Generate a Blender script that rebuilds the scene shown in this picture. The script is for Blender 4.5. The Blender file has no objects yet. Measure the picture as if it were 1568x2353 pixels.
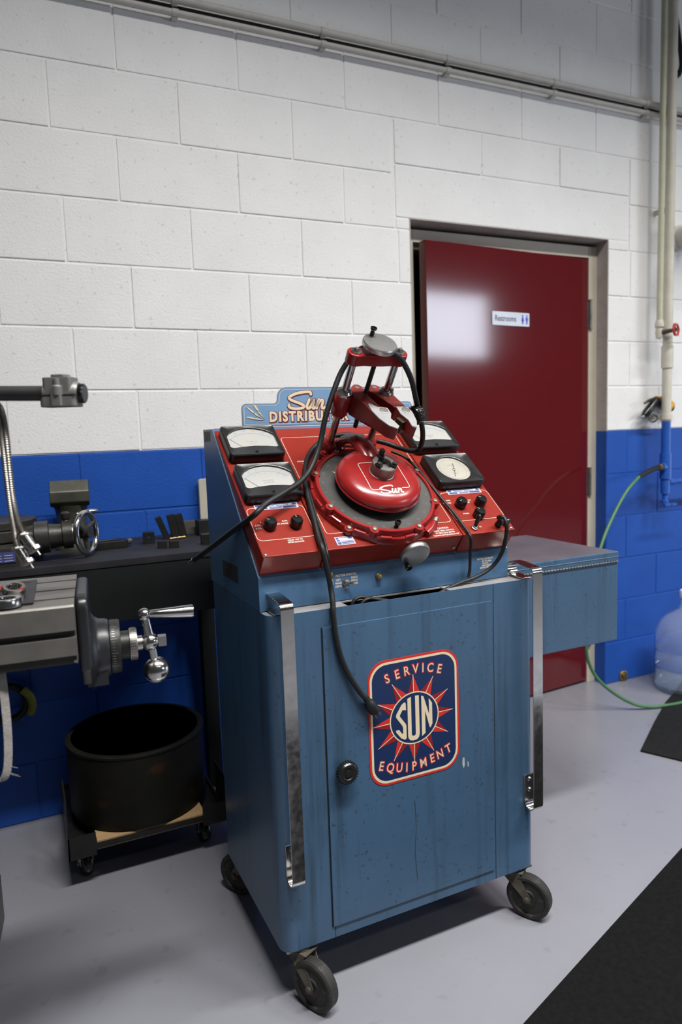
import bpy, bmesh, math, random
from mathutils import Matrix, Vector
random.seed(7)
C = bpy.context.scene.collection
SC = bpy.context.scene
PI = math.pi

# ------------------------------------------------------------------ camera
cam_d = bpy.data.cameras.new('camera'); cam = bpy.data.objects.new('camera', cam_d); C.objects.link(cam)
SC.camera = cam
cam_d.sensor_fit = 'VERTICAL'; cam_d.sensor_height = 36.0; cam_d.lens = 1631.6 / 2353 * 36.0
cam_d.clip_start = 0.05
yw, pt, rl = 0.42853, -0.11351, -0.03492
f = Vector((math.sin(yw)*math.cos(pt), math.cos(yw)*math.cos(pt), math.sin(pt)))
r = Vector((math.cos(yw), -math.sin(yw), 0)); u_ = r.cross(f)
r2 = math.cos(rl)*r + math.sin(rl)*u_; u2 = -math.sin(rl)*r + math.cos(rl)*u_
cam.matrix_world = Matrix(((r2.x, u2.x, -f.x, -0.397), (r2.y, u2.y, -f.y, -2.4904), (r2.z, u2.z, -f.z, 1.2616), (0, 0, 0, 1)))
cam_d.dof.use_dof = True; cam_d.dof.focus_distance = 1.62; cam_d.dof.aperture_fstop = 3.2

# ------------------------------------------------------------------ world, lights, exposure
W = bpy.data.worlds.new('world'); SC.world = W; W.use_nodes = True
W.node_tree.nodes['Background'].inputs[0].default_value = (0.78, 0.80, 0.86, 1)
W.node_tree.nodes['Background'].inputs[1].default_value = 0.065
def area(name, loc, target, sx, sy, power, col, spread=180):
    d = bpy.data.lights.new(name, 'AREA'); d.shape = 'RECTANGLE'; d.size = sx; d.size_y = sy; d.energy = power; d.color = col
    d.spread = math.radians(spread)
    o = bpy.data.objects.new(name, d); C.objects.link(o); o.location = loc
    o.rotation_euler = (Vector(target) - Vector(loc)).to_track_quat('-Z', 'Y').to_euler()
    return o
area('window_daylight', (7.1, -7.0, 2.98), (7.1, 0, 2.98), 2.9, 1.05, 125, (0.78, 0.87, 1.0))
area('side_fill_light', (7.5, -1.75, 0.85), (0.5, -1.3, 0.3), 2.8, 1.5, 40, (0.72, 0.82, 1.0))  # added low bluish fill from the right, lifts the shade under the cabinet
for i, (lx, ly, pw) in enumerate([(0.05, -2.5, 108), (1.6, -2.5, 78), (3.3, -2.5, 84), (0.0, -5.0, 8), (1.6, -5.0, 22)]):
    area('ceiling_lamp', (lx, ly, 4.3), (lx, ly, 0), 1.25, 0.3, pw, (1.0, 0.985, 0.96), 122)
SC.view_settings.view_transform = 'Standard'; SC.view_settings.look = 'None'
SC.view_settings.exposure = 0.0; SC.view_settings.gamma = 1.0; SC.view_settings.use_curve_mapping = False

# ------------------------------------------------------------------ helpers
def lin(c):
    return tuple((x/255/12.92 if x/255 <= 0.04045 else ((x/255+0.055)/1.055)**2.4) for x in c)
def M(name, col, rough=0.5, metal=0.0, var=0.08, vs=14.0, bump=0.0, bs=180.0, coat=0.0, streak=0.0, streak_col=(0.02, 0.018, 0.015),
      spots=0.0, spot_col=(0.03, 0.03, 0.03), spot_scale=40.0, rand=0.0, rust=0.0, spec=0.5, rvar=0.0, stretch=(1, 1, 1)):
    m = bpy.data.materials.new(name); m.use_nodes = True; nt = m.node_tree; N = nt.nodes; L = nt.links
    b = N['Principled BSDF']
    b.inputs['Roughness'].default_value = rough; b.inputs['Metallic'].default_value = metal
    b.inputs['Specular IOR Level'].default_value = spec
    if coat: b.inputs['Coat Weight'].default_value = coat; b.inputs['Coat Roughness'].default_value = 0.08
    tc = N.new('ShaderNodeTexCoord'); mp = N.new('ShaderNodeMapping'); L.new(tc.outputs['Object'], mp.inputs[0])
    if rand:
        oi = N.new('ShaderNodeObjectInfo'); vm = N.new('ShaderNodeVectorMath'); vm.operation = 'SCALE'
        L.new(oi.outputs['Location'], vm.inputs[0]); vm.inputs['Scale'].default_value = 1.0
        L.new(vm.outputs[0], mp.inputs['Location'])
    mp.inputs['Scale'].default_value = stretch
    def noise(scale, detail=4, rgh=0.6, vec=None):
        n = N.new('ShaderNodeTexNoise'); n.inputs['Scale'].default_value = scale; n.inputs['Detail'].default_value = detail
        n.inputs['Roughness'].default_value = rgh; L.new((vec or mp).outputs[0], n.inputs['Vector']); return n
    n1 = noise(vs)
    cr = N.new('ShaderNodeValToRGB'); L.new(n1.outputs['Fac'], cr.inputs[0])
    cr.color_ramp.elements[0].position = 0.3; cr.color_ramp.elements[1].position = 0.7
    cr.color_ramp.elements[0].color = tuple(max(0, c*(1-var)) for c in col) + (1,)
    cr.color_ramp.elements[1].color = tuple(min(1, c*(1+var)) for c in col) + (1,)
    out = cr.outputs[0]
    def mix(fac, col2, prev):
        mx = N.new('ShaderNodeMix'); mx.data_type = 'RGBA'; L.new(fac, mx.inputs['Factor']); L.new(prev, mx.inputs[6])
        mx.inputs[7].default_value = tuple(col2) + (1,); return mx.outputs[2]
    def thresh(sock, lo, hi, amt):
        mr = N.new('ShaderNodeMapRange'); L.new(sock, mr.inputs[0]); mr.inputs[1].default_value = lo; mr.inputs[2].default_value = hi
        mr.inputs[3].default_value = 0; mr.inputs[4].default_value = amt; return mr.outputs[0]
    if streak:
        mp2 = N.new('ShaderNodeMapping'); mp2.inputs['Scale'].default_value = (22, 22, 1.1); L.new(tc.outputs['Object'], mp2.inputs[0])
        n2 = noise(1.0, 5, 0.7, mp2); out = mix(thresh(n2.outputs['Fac'], 0.52, 0.75, streak), streak_col, out)
    if spots:
        n3 = noise(spot_scale, 3, 0.5); out = mix(thresh(n3.outputs['Fac'], 0.64, 0.70, spots), spot_col, out)
    if rust:
        mp3 = N.new('ShaderNodeMapping'); mp3.inputs['Scale'].default_value = (16, 16, 9); L.new(tc.outputs['Object'], mp3.inputs[0])
        n6 = noise(1.0, 6, 0.75, mp3); out = mix(thresh(n6.outputs['Fac'], 0.70, 0.76, rust), (0.055, 0.03, 0.016), out)
    L.new(out, b.inputs['Base Color'])
    if rvar:
        n5 = noise(vs*2.3); mr = N.new('ShaderNodeMapRange'); L.new(n5.outputs['Fac'], mr.inputs[0])
        mr.inputs[1].default_value = 0.3; mr.inputs[2].default_value = 0.7
        mr.inputs[3].default_value = max(0.02, rough-rvar); mr.inputs[4].default_value = rough+rvar; L.new(mr.outputs[0], b.inputs['Roughness'])
    if bump:
        n4 = noise(bs, 3); bp = N.new('ShaderNodeBump'); bp.inputs['Strength'].default_value = bump; bp.inputs['Distance'].default_value = 0.004
        L.new(n4.outputs['Fac'], bp.inputs['Height']); L.new(bp.outputs[0], b.inputs['Normal'])
    return m

class MB:
    def __init__(s): s.v = []; s.f = []
    def add(s, vs, fs, T=None):
        o = len(s.v)
        for p in vs:
            p = Vector(p); s.v.append(T @ p if T is not None else p)
        s.f += [tuple(i+o for i in q) for q in fs]; return s
    def box(s, x0, y0, z0, x1, y1, z1, T=None):
        v = [(x0,y0,z0),(x1,y0,z0),(x1,y1,z0),(x0,y1,z0),(x0,y0,z1),(x1,y0,z1),(x1,y1,z1),(x0,y1,z1)]
        return s.add(v, [(0,3,2,1),(4,5,6,7),(0,1,5,4),(1,2,6,5),(2,3,7,6),(3,0,4,7)], T)
    def prism(s, pts, z0, z1, T=None):
        """polygon in xy (any winding), extruded along local z"""
        a = sum(pts[i][0]*pts[(i+1) % len(pts)][1]-pts[(i+1) % len(pts)][0]*pts[i][1] for i in range(len(pts)))
        if a < 0: pts = pts[::-1]
        n = len(pts)
        v = [(p[0], p[1], z0) for p in pts] + [(p[0], p[1], z1) for p in pts]
        return s.add(v, [tuple(range(n))[::-1], tuple(range(n, 2*n))] + [(i, (i+1) % n, n+(i+1) % n, n+i) for i in range(n)], T)
    def lathe(s, prof, n=32, T=None, a0=0.0, a1=2*PI):
        """profile [(r,z)...] about local z"""
        full = abs(a1-a0-2*PI) < 1e-6; k = n if full else n+1
        vs = []
        for (r_, z_) in prof:
            for i in range(k):
                a = a0+(a1-a0)*i/n; vs.append((r_*math.cos(a), r_*math.sin(a), z_))
        fs = []
        for j in range(len(prof)-1):
            for i in range(n):
                i2 = (i+1) % k; fs.append((j*k+i, j*k+i2, (j+1)*k+i2, (j+1)*k+i))
        if full:
            if prof[0][0] > 1e-6: fs.append(tuple(range(k))[::-1])
            if prof[-1][0] > 1e-6: fs.append(tuple((len(prof)-1)*k+i for i in range(k)))
        return s.add(vs, fs, T)
    def cyl(s, r_, z0, z1, n=24, T=None, r1=None):
        return s.lathe([(r_, z0), (r_ if r1 is None else r1, z1)], n, T)
    def sphere(s, r_, T=None, n=24, m=12):
        return s.lathe([(max(r_*math.sin(PI*i/m), 1e-5), -r_*math.cos(PI*i/m)) for i in range(m+1)], n, T)
    def tube(s, pts, r_, n=10, cap=True, closed=False):
        pts = [Vector(p) for p in pts]; K = len(pts); rr = r_ if hasattr(r_, '__len__') else [r_]*K
        up = None; o = len(s.v)
        for i, p in enumerate(pts):
            if closed: t = pts[(i+1) % K]-pts[i-1]
            else: t = pts[min(i+1, K-1)]-pts[max(i-1, 0)]
            t.normalize()
            if up is None:
                up = Vector((0, 0, 1)) if abs(t.z) < 0.9 else Vector((1, 0, 0))
            a = (up - t*up.dot(t)).normalized(); b_ = t.cross(a); up = a
            for k in range(n):
                q = 2*PI*k/n; s.v.append(p + rr[i]*(math.cos(q)*a + math.sin(q)*b_))
        R = K if closed else K-1
        for i in range(R):
            i2 = (i+1) % K
            for k in range(n): s.f.append((o+i*n+k, o+i*n+(k+1) % n, o+i2*n+(k+1) % n, o+i2*n+k))
        if cap and not closed:
            s.f.append(tuple(o+k for k in range(n))[::-1]); s.f.append(tuple(o+(K-1)*n+k for k in range(n)))
        return s
    def strip(s, pts, w, th, T=None):
        """flat bar following a path in local (y,z), width along x (0..w)"""
        P = [Vector((0, a, b)) for a, b in pts]; K = len(P); o = len(s.v)
        for i, p in enumerate(P):
            t = (P[min(i+1, K-1)]-P[max(i-1, 0)]).normalized(); nrm = Vector((1, 0, 0)).cross(t)
            for q in (p+Vector((0,0,0))-nrm*th/2, p+Vector((w,0,0))-nrm*th/2, p+Vector((w,0,0))+nrm*th/2, p+nrm*th/2):
                s.v.append(T @ q if T is not None else q)
        for i in range(K-1):
            for k in range(4): s.f.append((o+i*4+k, o+i*4+(k+1) % 4, o+i*4+4+(k+1) % 4, o+i*4+4+k))
        s.f.append((o+3, o+2, o+1, o)); e = o+(K-1)*4; s.f.append((e, e+1, e+2, e+3))
        return s
    def stroke(s, lines, w, z, T=None, th=0.0):
        """round-ended pen strokes lying in local xy at height z"""
        for ln in lines:
            ln = [Vector((p[0], p[1])) for p in ln]; K = len(ln); L_, R_ = [], []
            for i in range(K):
                t = (ln[min(i+1, K-1)]-ln[max(i-1, 0)])
                t = t.normalized() if t.length > 1e-9 else Vector((1, 0)); nn = Vector((-t.y, t.x))*w/2
                L_.append(ln[i]+nn); R_.append(ln[i]-nn)
            o = len(s.v)
            for a, b in zip(L_, R_):
                for q in (a, b): p = Vector((q.x, q.y, z)); s.v.append(T @ p if T is not None else p)
            for i in range(K-1): s.f.append((o+2*i, o+2*i+1, o+2*i+3, o+2*i+2))
            for e, sg in ((0, 1), (K-1, -1)):
                t = (ln[1]-ln[0]) if e == 0 else (ln[-2]-ln[-1])
                a0 = math.atan2(t.y, t.x)+PI/2; fan = []
                for k in range(7):
                    q = a0+PI*k/6; p = Vector((ln[e].x+w/2*math.cos(q), ln[e].y+w/2*math.sin(q), z))
                    s.v.append(T @ p if T is not None else p); fan.append(len(s.v)-1)
                s.f.append(tuple(fan))
        return s
    def mesh(s, name, bevel=0.0, seg=2, sharp=35, clean=True):
        me = bpy.data.meshes.new(name); bm = bmesh.new()
        vs = [bm.verts.new(p) for p in s.v]
        for q in s.f:
            try: bm.faces.new([vs[i] for i in q])
            except ValueError: pass
        if clean: bmesh.ops.recalc_face_normals(bm, faces=bm.faces)
        if bevel:
            ed = [e for e in bm.edges if len(e.link_faces) == 2 and e.calc_face_angle(0) > 0.5]
            bmesh.ops.bevel(bm, geom=ed, offset=bevel, segments=seg, profile=0.5, affect='EDGES', clamp_overlap=True)
        for fc in bm.faces: fc.smooth = True
        bm.to_mesh(me); bm.free()
        me.set_sharp_from_angle(angle=math.radians(sharp))
        return me
def ob(name, mb, mat, parent=None, T=None, bevel=0.0, seg=2, sharp=35, clean=True):
    me = mb if isinstance(mb, bpy.types.Mesh) else mb.mesh(name, bevel, seg, sharp, clean)
    if mat is not None and not me.materials: me.materials.append(mat)
    o = bpy.data.objects.new(name, me); C.objects.link(o)
    if parent is not None: o.parent = parent
    if T is not None: o.matrix_basis = T
    if bevel or me.get('bevelled'):
        me['bevelled'] = 1; wn = o.modifiers.new('weighted_normals', 'WEIGHTED_NORMAL'); wn.keep_sharp = True; wn.mode = 'FACE_AREA'
    return o
def thing(name, label, cat, T=None, group=None):
    o = bpy.data.objects.new(name, None); C.objects.link(o); o.empty_display_size = 0.05
    if T is not None: o.matrix_basis = T if isinstance(T, Matrix) else Matrix.Translation(T)
    o['label'] = label; o['category'] = cat
    if group: o['group'] = group
    return o
def tag(o, label, cat, group=None):
    o['label'] = label; o['category'] = cat
    if group: o['group'] = group
    return o
def struct(o): o['kind'] = 'structure'; return o
Tr = Matrix.Translation
def Rz(a): return Matrix.Rotation(a, 4, 'Z')
def Rx(a): return Matrix.Rotation(a, 4, 'X')
def Ry(a): return Matrix.Rotation(a, 4, 'Y')
def along(p, d):
    """matrix whose local z runs along d, origin p"""
    return Tr(p) @ Vector(d).to_track_quat('Z', 'Y').to_matrix().to_4x4()
def smooth(pts, k=6):
    P = [Vector(p) for p in pts]; out = []
    for i in range(len(P)-1):
        p0, p1, p2, p3 = P[max(i-1, 0)], P[i], P[i+1], P[min(i+2, len(P)-1)]
        for j in range(k):
            t = j/k
            out.append(0.5*((2*p1)+(p2-p0)*t+(2*p0-5*p1+4*p2-p3)*t*t+(3*p1-p0-3*p2+p3)*t**3))
    out.append(P[-1]); return out
def rrect(x0, y0, x1, y1, r_, n=6):
    pts = []
    for cx, cy, a in ((x1-r_, y1-r_, 0), (x0+r_, y1-r_, PI/2), (x0+r_, y0+r_, PI), (x1-r_, y0+r_, 3*PI/2)):
        for i in range(n+1):
            q = a+PI/2*i/n; pts.append((cx+r_*math.cos(q), cy+r_*math.sin(q)))
    return pts
def text_mesh(txt, size, xs=1.0, bold=0.0, align='CENTER', shear=0.0, space=1.0):
    cu = bpy.data.curves.new('lettering', 'FONT'); cu.body = txt; cu.size = size; cu.align_x = align; cu.align_y = 'CENTER'
    cu.offset = bold; cu.shear = shear; cu.resolution_u = 3; cu.space_character = space
    o = bpy.data.objects.new('lettering', cu); C.objects.link(o)
    dg = bpy.context.evaluated_depsgraph_get(); dg.update()
    me = bpy.data.meshes.new_from_object(o.evaluated_get(dg))
    C.objects.unlink(o); bpy.data.objects.remove(o)
    mb = MB(); vs = [(v.co.x*xs, v.co.y, 0) for v in me.vertices]; fs = [tuple(p.vertices) for p in me.polygons]
    bpy.data.meshes.remove(me); mb.add(vs, fs); return mb
def put_text(mb, txt, size, x, y, z=0.0, xs=1.0, bold=0.0, rot=0.0, align='CENTER', shear=0.0, T=None, space=1.0):
    t = text_mesh(txt, size, xs, bold, align, shear, space); A = Tr((x, y, z)) @ Rz(rot)
    if T is not None: A = T @ A
    mb.add(t.v, t.f, A); return mb

# ------------------------------------------------------------------ materials
WHITE = M('white_block_paint', (0.80, 0.79, 0.775), 0.55, var=0.035, vs=5, bump=0.35, bs=120, rand=1, spots=0.35, spot_col=(0.40, 0.39, 0.37), spot_scale=55)
BLUEW = M('blue_block_paint', (0.0145, 0.076, 0.365), 0.45, spec=0.25, var=0.08, vs=5, bump=0.3, bs=110, rand=1, spots=0.15, spot_col=(0.04, 0.13, 0.5), spot_scale=60)
FLOOR = M('grey_epoxy_floor', (0.205, 0.207, 0.232), 0.24, var=0.04, vs=2.2, spots=0.25, spot_col=(0.12, 0.117, 0.115), spot_scale=18, rvar=0.06)
DOORP = M('dark_red_door_paint', (0.105, 0.0065, 0.0085), 0.10, var=0.06, vs=3, bump=0.012, bs=9, coat=0.5)
FRAME = M('beige_frame_paint', (0.50, 0.45, 0.36), 0.45, var=0.06, vs=9)
REVEAL = M('bare_grey_mortar', (0.44, 0.40, 0.37), 0.8, var=0.14, vs=8, bump=0.5, bs=60)
CABB = M('blue_enamel_cabinet', (0.043, 0.093, 0.163), 0.34, var=0.13, vs=2.6, bump=0.06, bs=260, streak=0.75, streak_col=(0.018, 0.034, 0.050),
         spots=0.55, spot_col=(0.022, 0.026, 0.028), spot_scale=105, rust=0.7)
CONB = M('blue_enamel_console', (0.050, 0.115, 0.21), 0.34, var=0.06, vs=6, bump=0.05, bs=240, spots=0.25, spot_col=(0.03, 0.04, 0.05), spot_scale=50)
RED = M('red_enamel_panel', (0.215, 0.0175, 0.010), 0.34, spec=0.25, var=0.12, vs=7, bump=0.03, bs=120, streak=0.25, streak_col=(0.10, 0.012, 0.008))
REDC = M('red_enamel_casting', (0.245, 0.0125, 0.0125), 0.26, var=0.08, vs=14, bump=0.03, bs=90, coat=0.12)
REDA = M('dull_red_arm_paint', (0.20, 0.019, 0.015), 0.4, var=0.16, vs=18, spots=0.35, spot_col=(0.12, 0.02, 0.018), spot_scale=60)
CREAM = M('cream_print', (0.66, 0.55, 0.37), 0.45, var=0.03)
PINK = M('pale_line_print', (0.50, 0.34, 0.27), 0.45, var=0.03)
WPRINT = M('white_print', (0.50, 0.46, 0.41), 0.45, var=0.04)
REDPR = M('red_print', (0.52, 0.022, 0.016), 0.4, var=0.05)
DREDPR = M('dark_red_print', (0.24, 0.008, 0.012), 0.4, var=0.05)
NAVY = M('navy_print', (0.0065, 0.021, 0.078), 0.35, var=0.08, vs=9)
MARO = M('maroon_print', (0.14, 0.015, 0.03), 0.4, var=0.03)
SIGNB = M('pale_blue_sign_enamel', (0.16, 0.28, 0.44), 0.35, var=0.06, vs=10)
SIGNE = M('worn_sign_edge', (0.22, 0.25, 0.26), 0.45, metal=0.4, var=0.2, vs=60)
BAKE = M('black_bakelite', (0.012, 0.012, 0.012), 0.28, var=0.2, vs=30, bump=0.04, bs=200)
BLACK = M('black_gloss_plastic', (0.006, 0.006, 0.006), 0.24, var=0.1)
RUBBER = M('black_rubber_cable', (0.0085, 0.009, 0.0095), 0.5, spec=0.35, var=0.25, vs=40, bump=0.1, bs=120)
RUBW = M('worn_rubber_wheel', (0.022, 0.0215, 0.020), 0.6, spec=0.3, var=0.35, vs=22, bump=0.2, bs=90, spots=0.4, spot_col=(0.09, 0.085, 0.075), spot_scale=60)
CHROME = M('chrome', (0.50, 0.49, 0.475), 0.17, metal=1.0, var=0.06, vs=30, rvar=0.06)
STEEL = M('bright_steel', (0.42, 0.405, 0.385), 0.27, metal=1.0, var=0.12, vs=30, rvar=0.08)
STEELD = M('dull_steel', (0.30, 0.285, 0.26), 0.42, metal=1.0, var=0.25, vs=28)
ALU = M('brushed_aluminium', (0.50, 0.49, 0.47), 0.36, metal=1.0, var=0.08, vs=30, stretch=(1, 12, 1))
JAW = M('ground_steel_jaw', (0.60, 0.60, 0.60), 0.38, metal=0.85, var=0.08, vs=60)
FORK = M('rusty_fork_steel', (0.085, 0.074, 0.060), 0.65, metal=0.4, var=0.35, vs=30, spots=0.8, spot_col=(0.12, 0.035, 0.02), spot_scale=40)
BRASS = M('aged_brass', (0.30, 0.22, 0.09), 0.38, metal=0.9, var=0.25, vs=40)
DIAL = M('gauge_dial_paper', (0.335, 0.332, 0.312), 0.6, var=0.03, vs=6)
DIALO = M('aged_dial_paper', (0.32, 0.305, 0.255), 0.6, var=0.10, vs=12)
INK = M('black_ink', (0.03, 0.03, 0.035), 0.6, var=0.05)
INKG = M('grey_ink', (0.26, 0.26, 0.26), 0.6, var=0.05)
INKB = M('blue_ink', (0.20, 0.33, 0.45), 0.6, var=0.05)
DISC = M('dark_protractor_disc', (0.0135, 0.0135, 0.013), 0.55, spec=0.3, var=0.3, vs=9, rvar=0.08)
DISCR = M('grey_degree_ring', (0.050, 0.048, 0.045), 0.6, spec=0.3, var=0.25, vs=12)
CHUCK = M('grey_chuck_steel', (0.22, 0.20, 0.19), 0.42, metal=0.7, var=0.2, vs=30)
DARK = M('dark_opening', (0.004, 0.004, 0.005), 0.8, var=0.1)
PLATE = M('white_label_plate', (0.42, 0.42, 0.47), 0.35, var=0.05)
PLATEB = M('blue_label_ink', (0.045, 0.055, 0.18), 0.4, var=0.15, vs=200)
BENCHT = M('black_bench_top', (0.014, 0.014, 0.017), 0.6, spec=0.3, var=0.3, vs=12)
BENCHF = M('black_bench_apron', (0.0055, 0.0065, 0.0065), 0.6, spec=0.25, var=0.2, vs=8)
CAST = M('dark_cast_iron', (0.030, 0.029, 0.025), 0.45, metal=0.3, var=0.35, vs=22, bump=0.15, bs=90)
CASTG = M('oily_grey_iron', (0.060, 0.061, 0.046), 0.4, metal=0.3, var=0.35, vs=16, spots=0.5, spot_col=(0.10, 0.075, 0.03), spot_scale=24)
BLKST = M('black_oxide_steel', (0.014, 0.014, 0.013), 0.45, metal=0.3, var=0.3, vs=30)
OLIVE = M('olive_grey_paint', (0.055, 0.053, 0.040), 0.6, var=0.15, vs=12)
MILLG = M('ground_grey_iron', (0.135, 0.127, 0.115), 0.45, metal=0.5, var=0.12, vs=18, stretch=(1, 4, 1), rvar=0.06)
MILLP = M('charcoal_machine_paint', (0.0105, 0.011, 0.0125), 0.34, var=0.15, vs=12)
SLOTD = M('black_slot_strip', (0.008, 0.007, 0.005), 0.3, var=0.2)  # near-black strips for the table's side slot and lower recess
CREAMB = M('cream_board_paint', (0.42, 0.39, 0.32), 0.6, var=0.06)
DRUM = M('rusty_black_drum', (0.0075, 0.0072, 0.0055), 0.6, spec=0.2, var=0.3, vs=9, spots=0.7, spot_col=(0.045, 0.017, 0.005), spot_scale=9)
DRUMI = M('black_drum_inside', (0.004, 0.004, 0.004), 0.8, var=0.2)  # inside of the drum, nearly black and darker than the shell
WOOD = M('raw_wood', (0.42, 0.27, 0.13), 0.6, var=0.15, vs=10, stretch=(1, 10, 10))
STRAP = M('grey_webbing', (0.22, 0.205, 0.19), 0.85, var=0.18, vs=60, bump=0.3, bs=300)
PIPEW = M('cream_pipe_paint', (0.58, 0.55, 0.46), 0.4, var=0.08, vs=20)
PIPEG = M('greenish_pipe_paint', (0.50, 0.49, 0.35), 0.4, var=0.08, vs=20)
COND = M('conduit_paint', (0.50, 0.48, 0.44), 0.45, var=0.08, vs=20)
PIPEB = M('blue_pipe_paint', (0.018, 0.09, 0.40), 0.35, var=0.1, vs=20)
HOSEG = M('green_air_hose', (0.05, 0.155, 0.06), 0.4, var=0.12, vs=30)
YELL = M('yellow_plastic', (0.62, 0.33, 0.03), 0.4, var=0.1)
REDV = M('red_valve_paint', (0.42, 0.025, 0.02), 0.4, var=0.12)
MATR = M('black_rubber_mat', (0.0045, 0.0045, 0.0048), 0.85, spec=0.12, var=0.35, vs=70, bump=0.6, bs=320)
MATR2 = M('ribbed_rubber_mat', (0.008, 0.008, 0.0075), 0.7, spec=0.2, var=0.3, vs=40, bump=0.3, bs=200)
TUBEB = M('black_tube_paint', (0.022, 0.022, 0.022), 0.45, var=0.15, vs=40, bump=0.05, bs=300)
CLAMPG = M('grey_cast_clamp', (0.20, 0.195, 0.185), 0.45, metal=0.5, var=0.1, vs=40)
REDPL = M('red_plastic', (0.42, 0.015, 0.014), 0.3, var=0.1)
BACKR = M('dim_room_paint', (0.22, 0.22, 0.22), 0.8, var=0.1)
GREENY = M('yellow_green_hose', (0.16, 0.17, 0.02), 0.5, var=0.3)
def glass_mat(name, col, rough, alpha_t=0.9):
    m = bpy.data.materials.new(name); m.use_nodes = True; b = m.node_tree.nodes['Principled BSDF']
    b.inputs['Base Color'].default_value = col + (1,); b.inputs['Roughness'].default_value = rough
    b.inputs['Transmission Weight'].default_value = alpha_t; b.inputs['IOR'].default_value = 1.2
    return m
BOTTLE = glass_mat('pale_blue_clear_plastic', (0.86, 0.93, 0.99), 0.02)
CAPW = M('white_cap_plastic', (0.62, 0.66, 0.72), 0.4, var=0.04)

# ------------------------------------------------------------------ setting: block wall
B, H = 0.4064, 0.2032
XL, XR, ZT_ = -1.3, 3.75, 17*H
OX0, OX1, OZ = 1.081, 2.11, 2.075
wall = MB()
J = 0.0036
wall.box(XL, J, 0, OX0, 0.19, ZT_); wall.box(OX1, J, 0, XR, 0.19, ZT_); wall.box(OX0, J, OZ, OX1, 0.19, ZT_)
wb = struct(ob('wall_back', wall, WHITE)); wb.data.materials.append(BLUEW)
for p in wb.data.polygons:
    pass
wl = MB(); wl.box(XL, J-0.0008, 0, OX0-0.001, J+0.01, 6*H); wl.box(OX1+0.001, J-0.0008, 0, XR, J+0.01, 6*H)
bj = ob('joint_paint', wl, BLUEW, wb)
shift = {10: -0.016, 11: -0.010, 9: 0.010, 7: 0.010, 8: 0.004}
cache = {}
def block(x0, x1, z0, z1, mat):
    key = (round(x1-x0, 3), round(z1-z0, 3), mat.name)
    if key not in cache:
        w, h = x1-x0-0.006, z1-z0-0.006
        mb = MB().box(-w/2, 0, -h/2, w/2, 0.03, h/2); me = mb.mesh('block', 0.003, 2); me['bevelled'] = 1; me.materials.append(mat); cache[key] = me
    o = ob('block', cache[key], None, wb)
    o.location = ((x0+x1)/2, random.uniform(-0.0008, 0.0010), (z0+z1)/2)
    o.rotation_euler = (random.uniform(-0.002, 0.002), 0, random.uniform(-0.0015, 0.0015))
for rrow in range(17):
    z0, z1 = rrow*H, (rrow+1)*H
    mt = BLUEW if rrow < 6 else WHITE
    off = (0 if rrow % 2 == 0 else B/2) + shift.get(rrow, 0)
    if rrow < 10: spans = [(XL, OX0), (OX1, XR)]
    elif rrow == 10: spans = [(XL, 1.016), (2.235, XR)]
    elif rrow == 11: spans = [(XL, 1.016), (2.235, XR)]
    else: spans = [(XL, XR)]
    for a, b_ in spans:
        k = math.floor((a-off)/B); x = off+k*B
        while x < b_-1e-6:
            lo, hi = max(x, a), min(x+B, b_)
            if hi-lo > 0.045: block(lo, hi, z0, z1, mt)
            elif hi-lo > 0.012: block(lo, hi, z0, z1, mt)
            x += B
block(1.016, 1.081, 10*H, OZ, WHITE); block(2.11, 2.235, 10*H, OZ, WHITE)
block(1.016, 2.235, OZ, 2.272, WHITE)
for a, b_ in ((1.016, 1.4224), (1.4224, 1.8288), (1.8288, 2.235)): block(a, b_, 2.272, 12*H, WHITE)
fl = struct(ob('floor', MB().box(-5, -9, -0.1, 7, 0.19, 0), FLOOR))
# door reveal, frame, leaf
rv = MB().box(OX1-0.001, 0.001, 6*H, OX1+0.003, 0.19, OZ).box(OX0-0.003, 0.001, 6*H, OX0+0.001, 0.19, OZ).box(OX0, 0.001, OZ-0.001, OX1, 0.19, OZ+0.003)
struct(ob('trim_1', rv, REVEAL))
rb = MB().box(OX1-0.0015, 0.001, 0, OX1+0.003, 0.19, 6*H).box(OX0-0.003, 0.001, 0, OX0+0.0015, 0.19, 6*H)
struct(ob('trim_2', rb, BLUEW))
d1 = bpy.data.objects.new('door_1', None); C.objects.link(d1); d1['kind'] = 'structure'
fr = MB()
FY = 0.067
fr.box(OX0, FY, 0, OX0+0.05, 0.19, OZ-0.018).box(OX1-0.05, FY, 0, OX1, 0.19, OZ-0.018).box(OX0+0.05, FY, OZ-0.068, OX1-0.05, 0.19, OZ-0.018)
fr.box(OX0+0.05, FY+0.05, 0, OX0+0.066, 0.19, OZ-0.068).box(OX1-0.066, FY+0.05, 0, OX1-0.05, 0.19, OZ-0.068).box(OX0+0.05, FY+0.05, OZ-0.084, OX1-0.05, 0.19, OZ-0.068)
ob('door_frame', fr, FRAME, d1, bevel=0.002)
hx, hy = OX1-0.052, 0.070
TD = Tr((hx, hy, 0)) @ Rz(math.radians(4.5))
leaf = ob('door_leaf', MB().box(-0.914, 0, 0.012, 0, 0.044, 2.002), DOORP, d1, TD, bevel=0.002)
for hz in (1.755, 0.985, 0.25):
    hg = MB().cyl(0.008, hz-0.06, hz+0.06, 12, Tr((0.008, -0.008, 0))).box(0.006, -0.003, hz-0.057, 0.036, 0.001, hz+0.057).box(-0.006, -0.0015, hz-0.057, 0.006, 0.001, hz+0.057)
    hg.cyl(0.0095, hz-0.066, hz-0.06, 12, Tr((0.008, -0.008, 0))).cyl(0.0095, hz+0.06, hz+0.066, 12, Tr((0.008, -0.008, 0)))
    ob('hinge', hg, STEELD, leaf)
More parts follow.
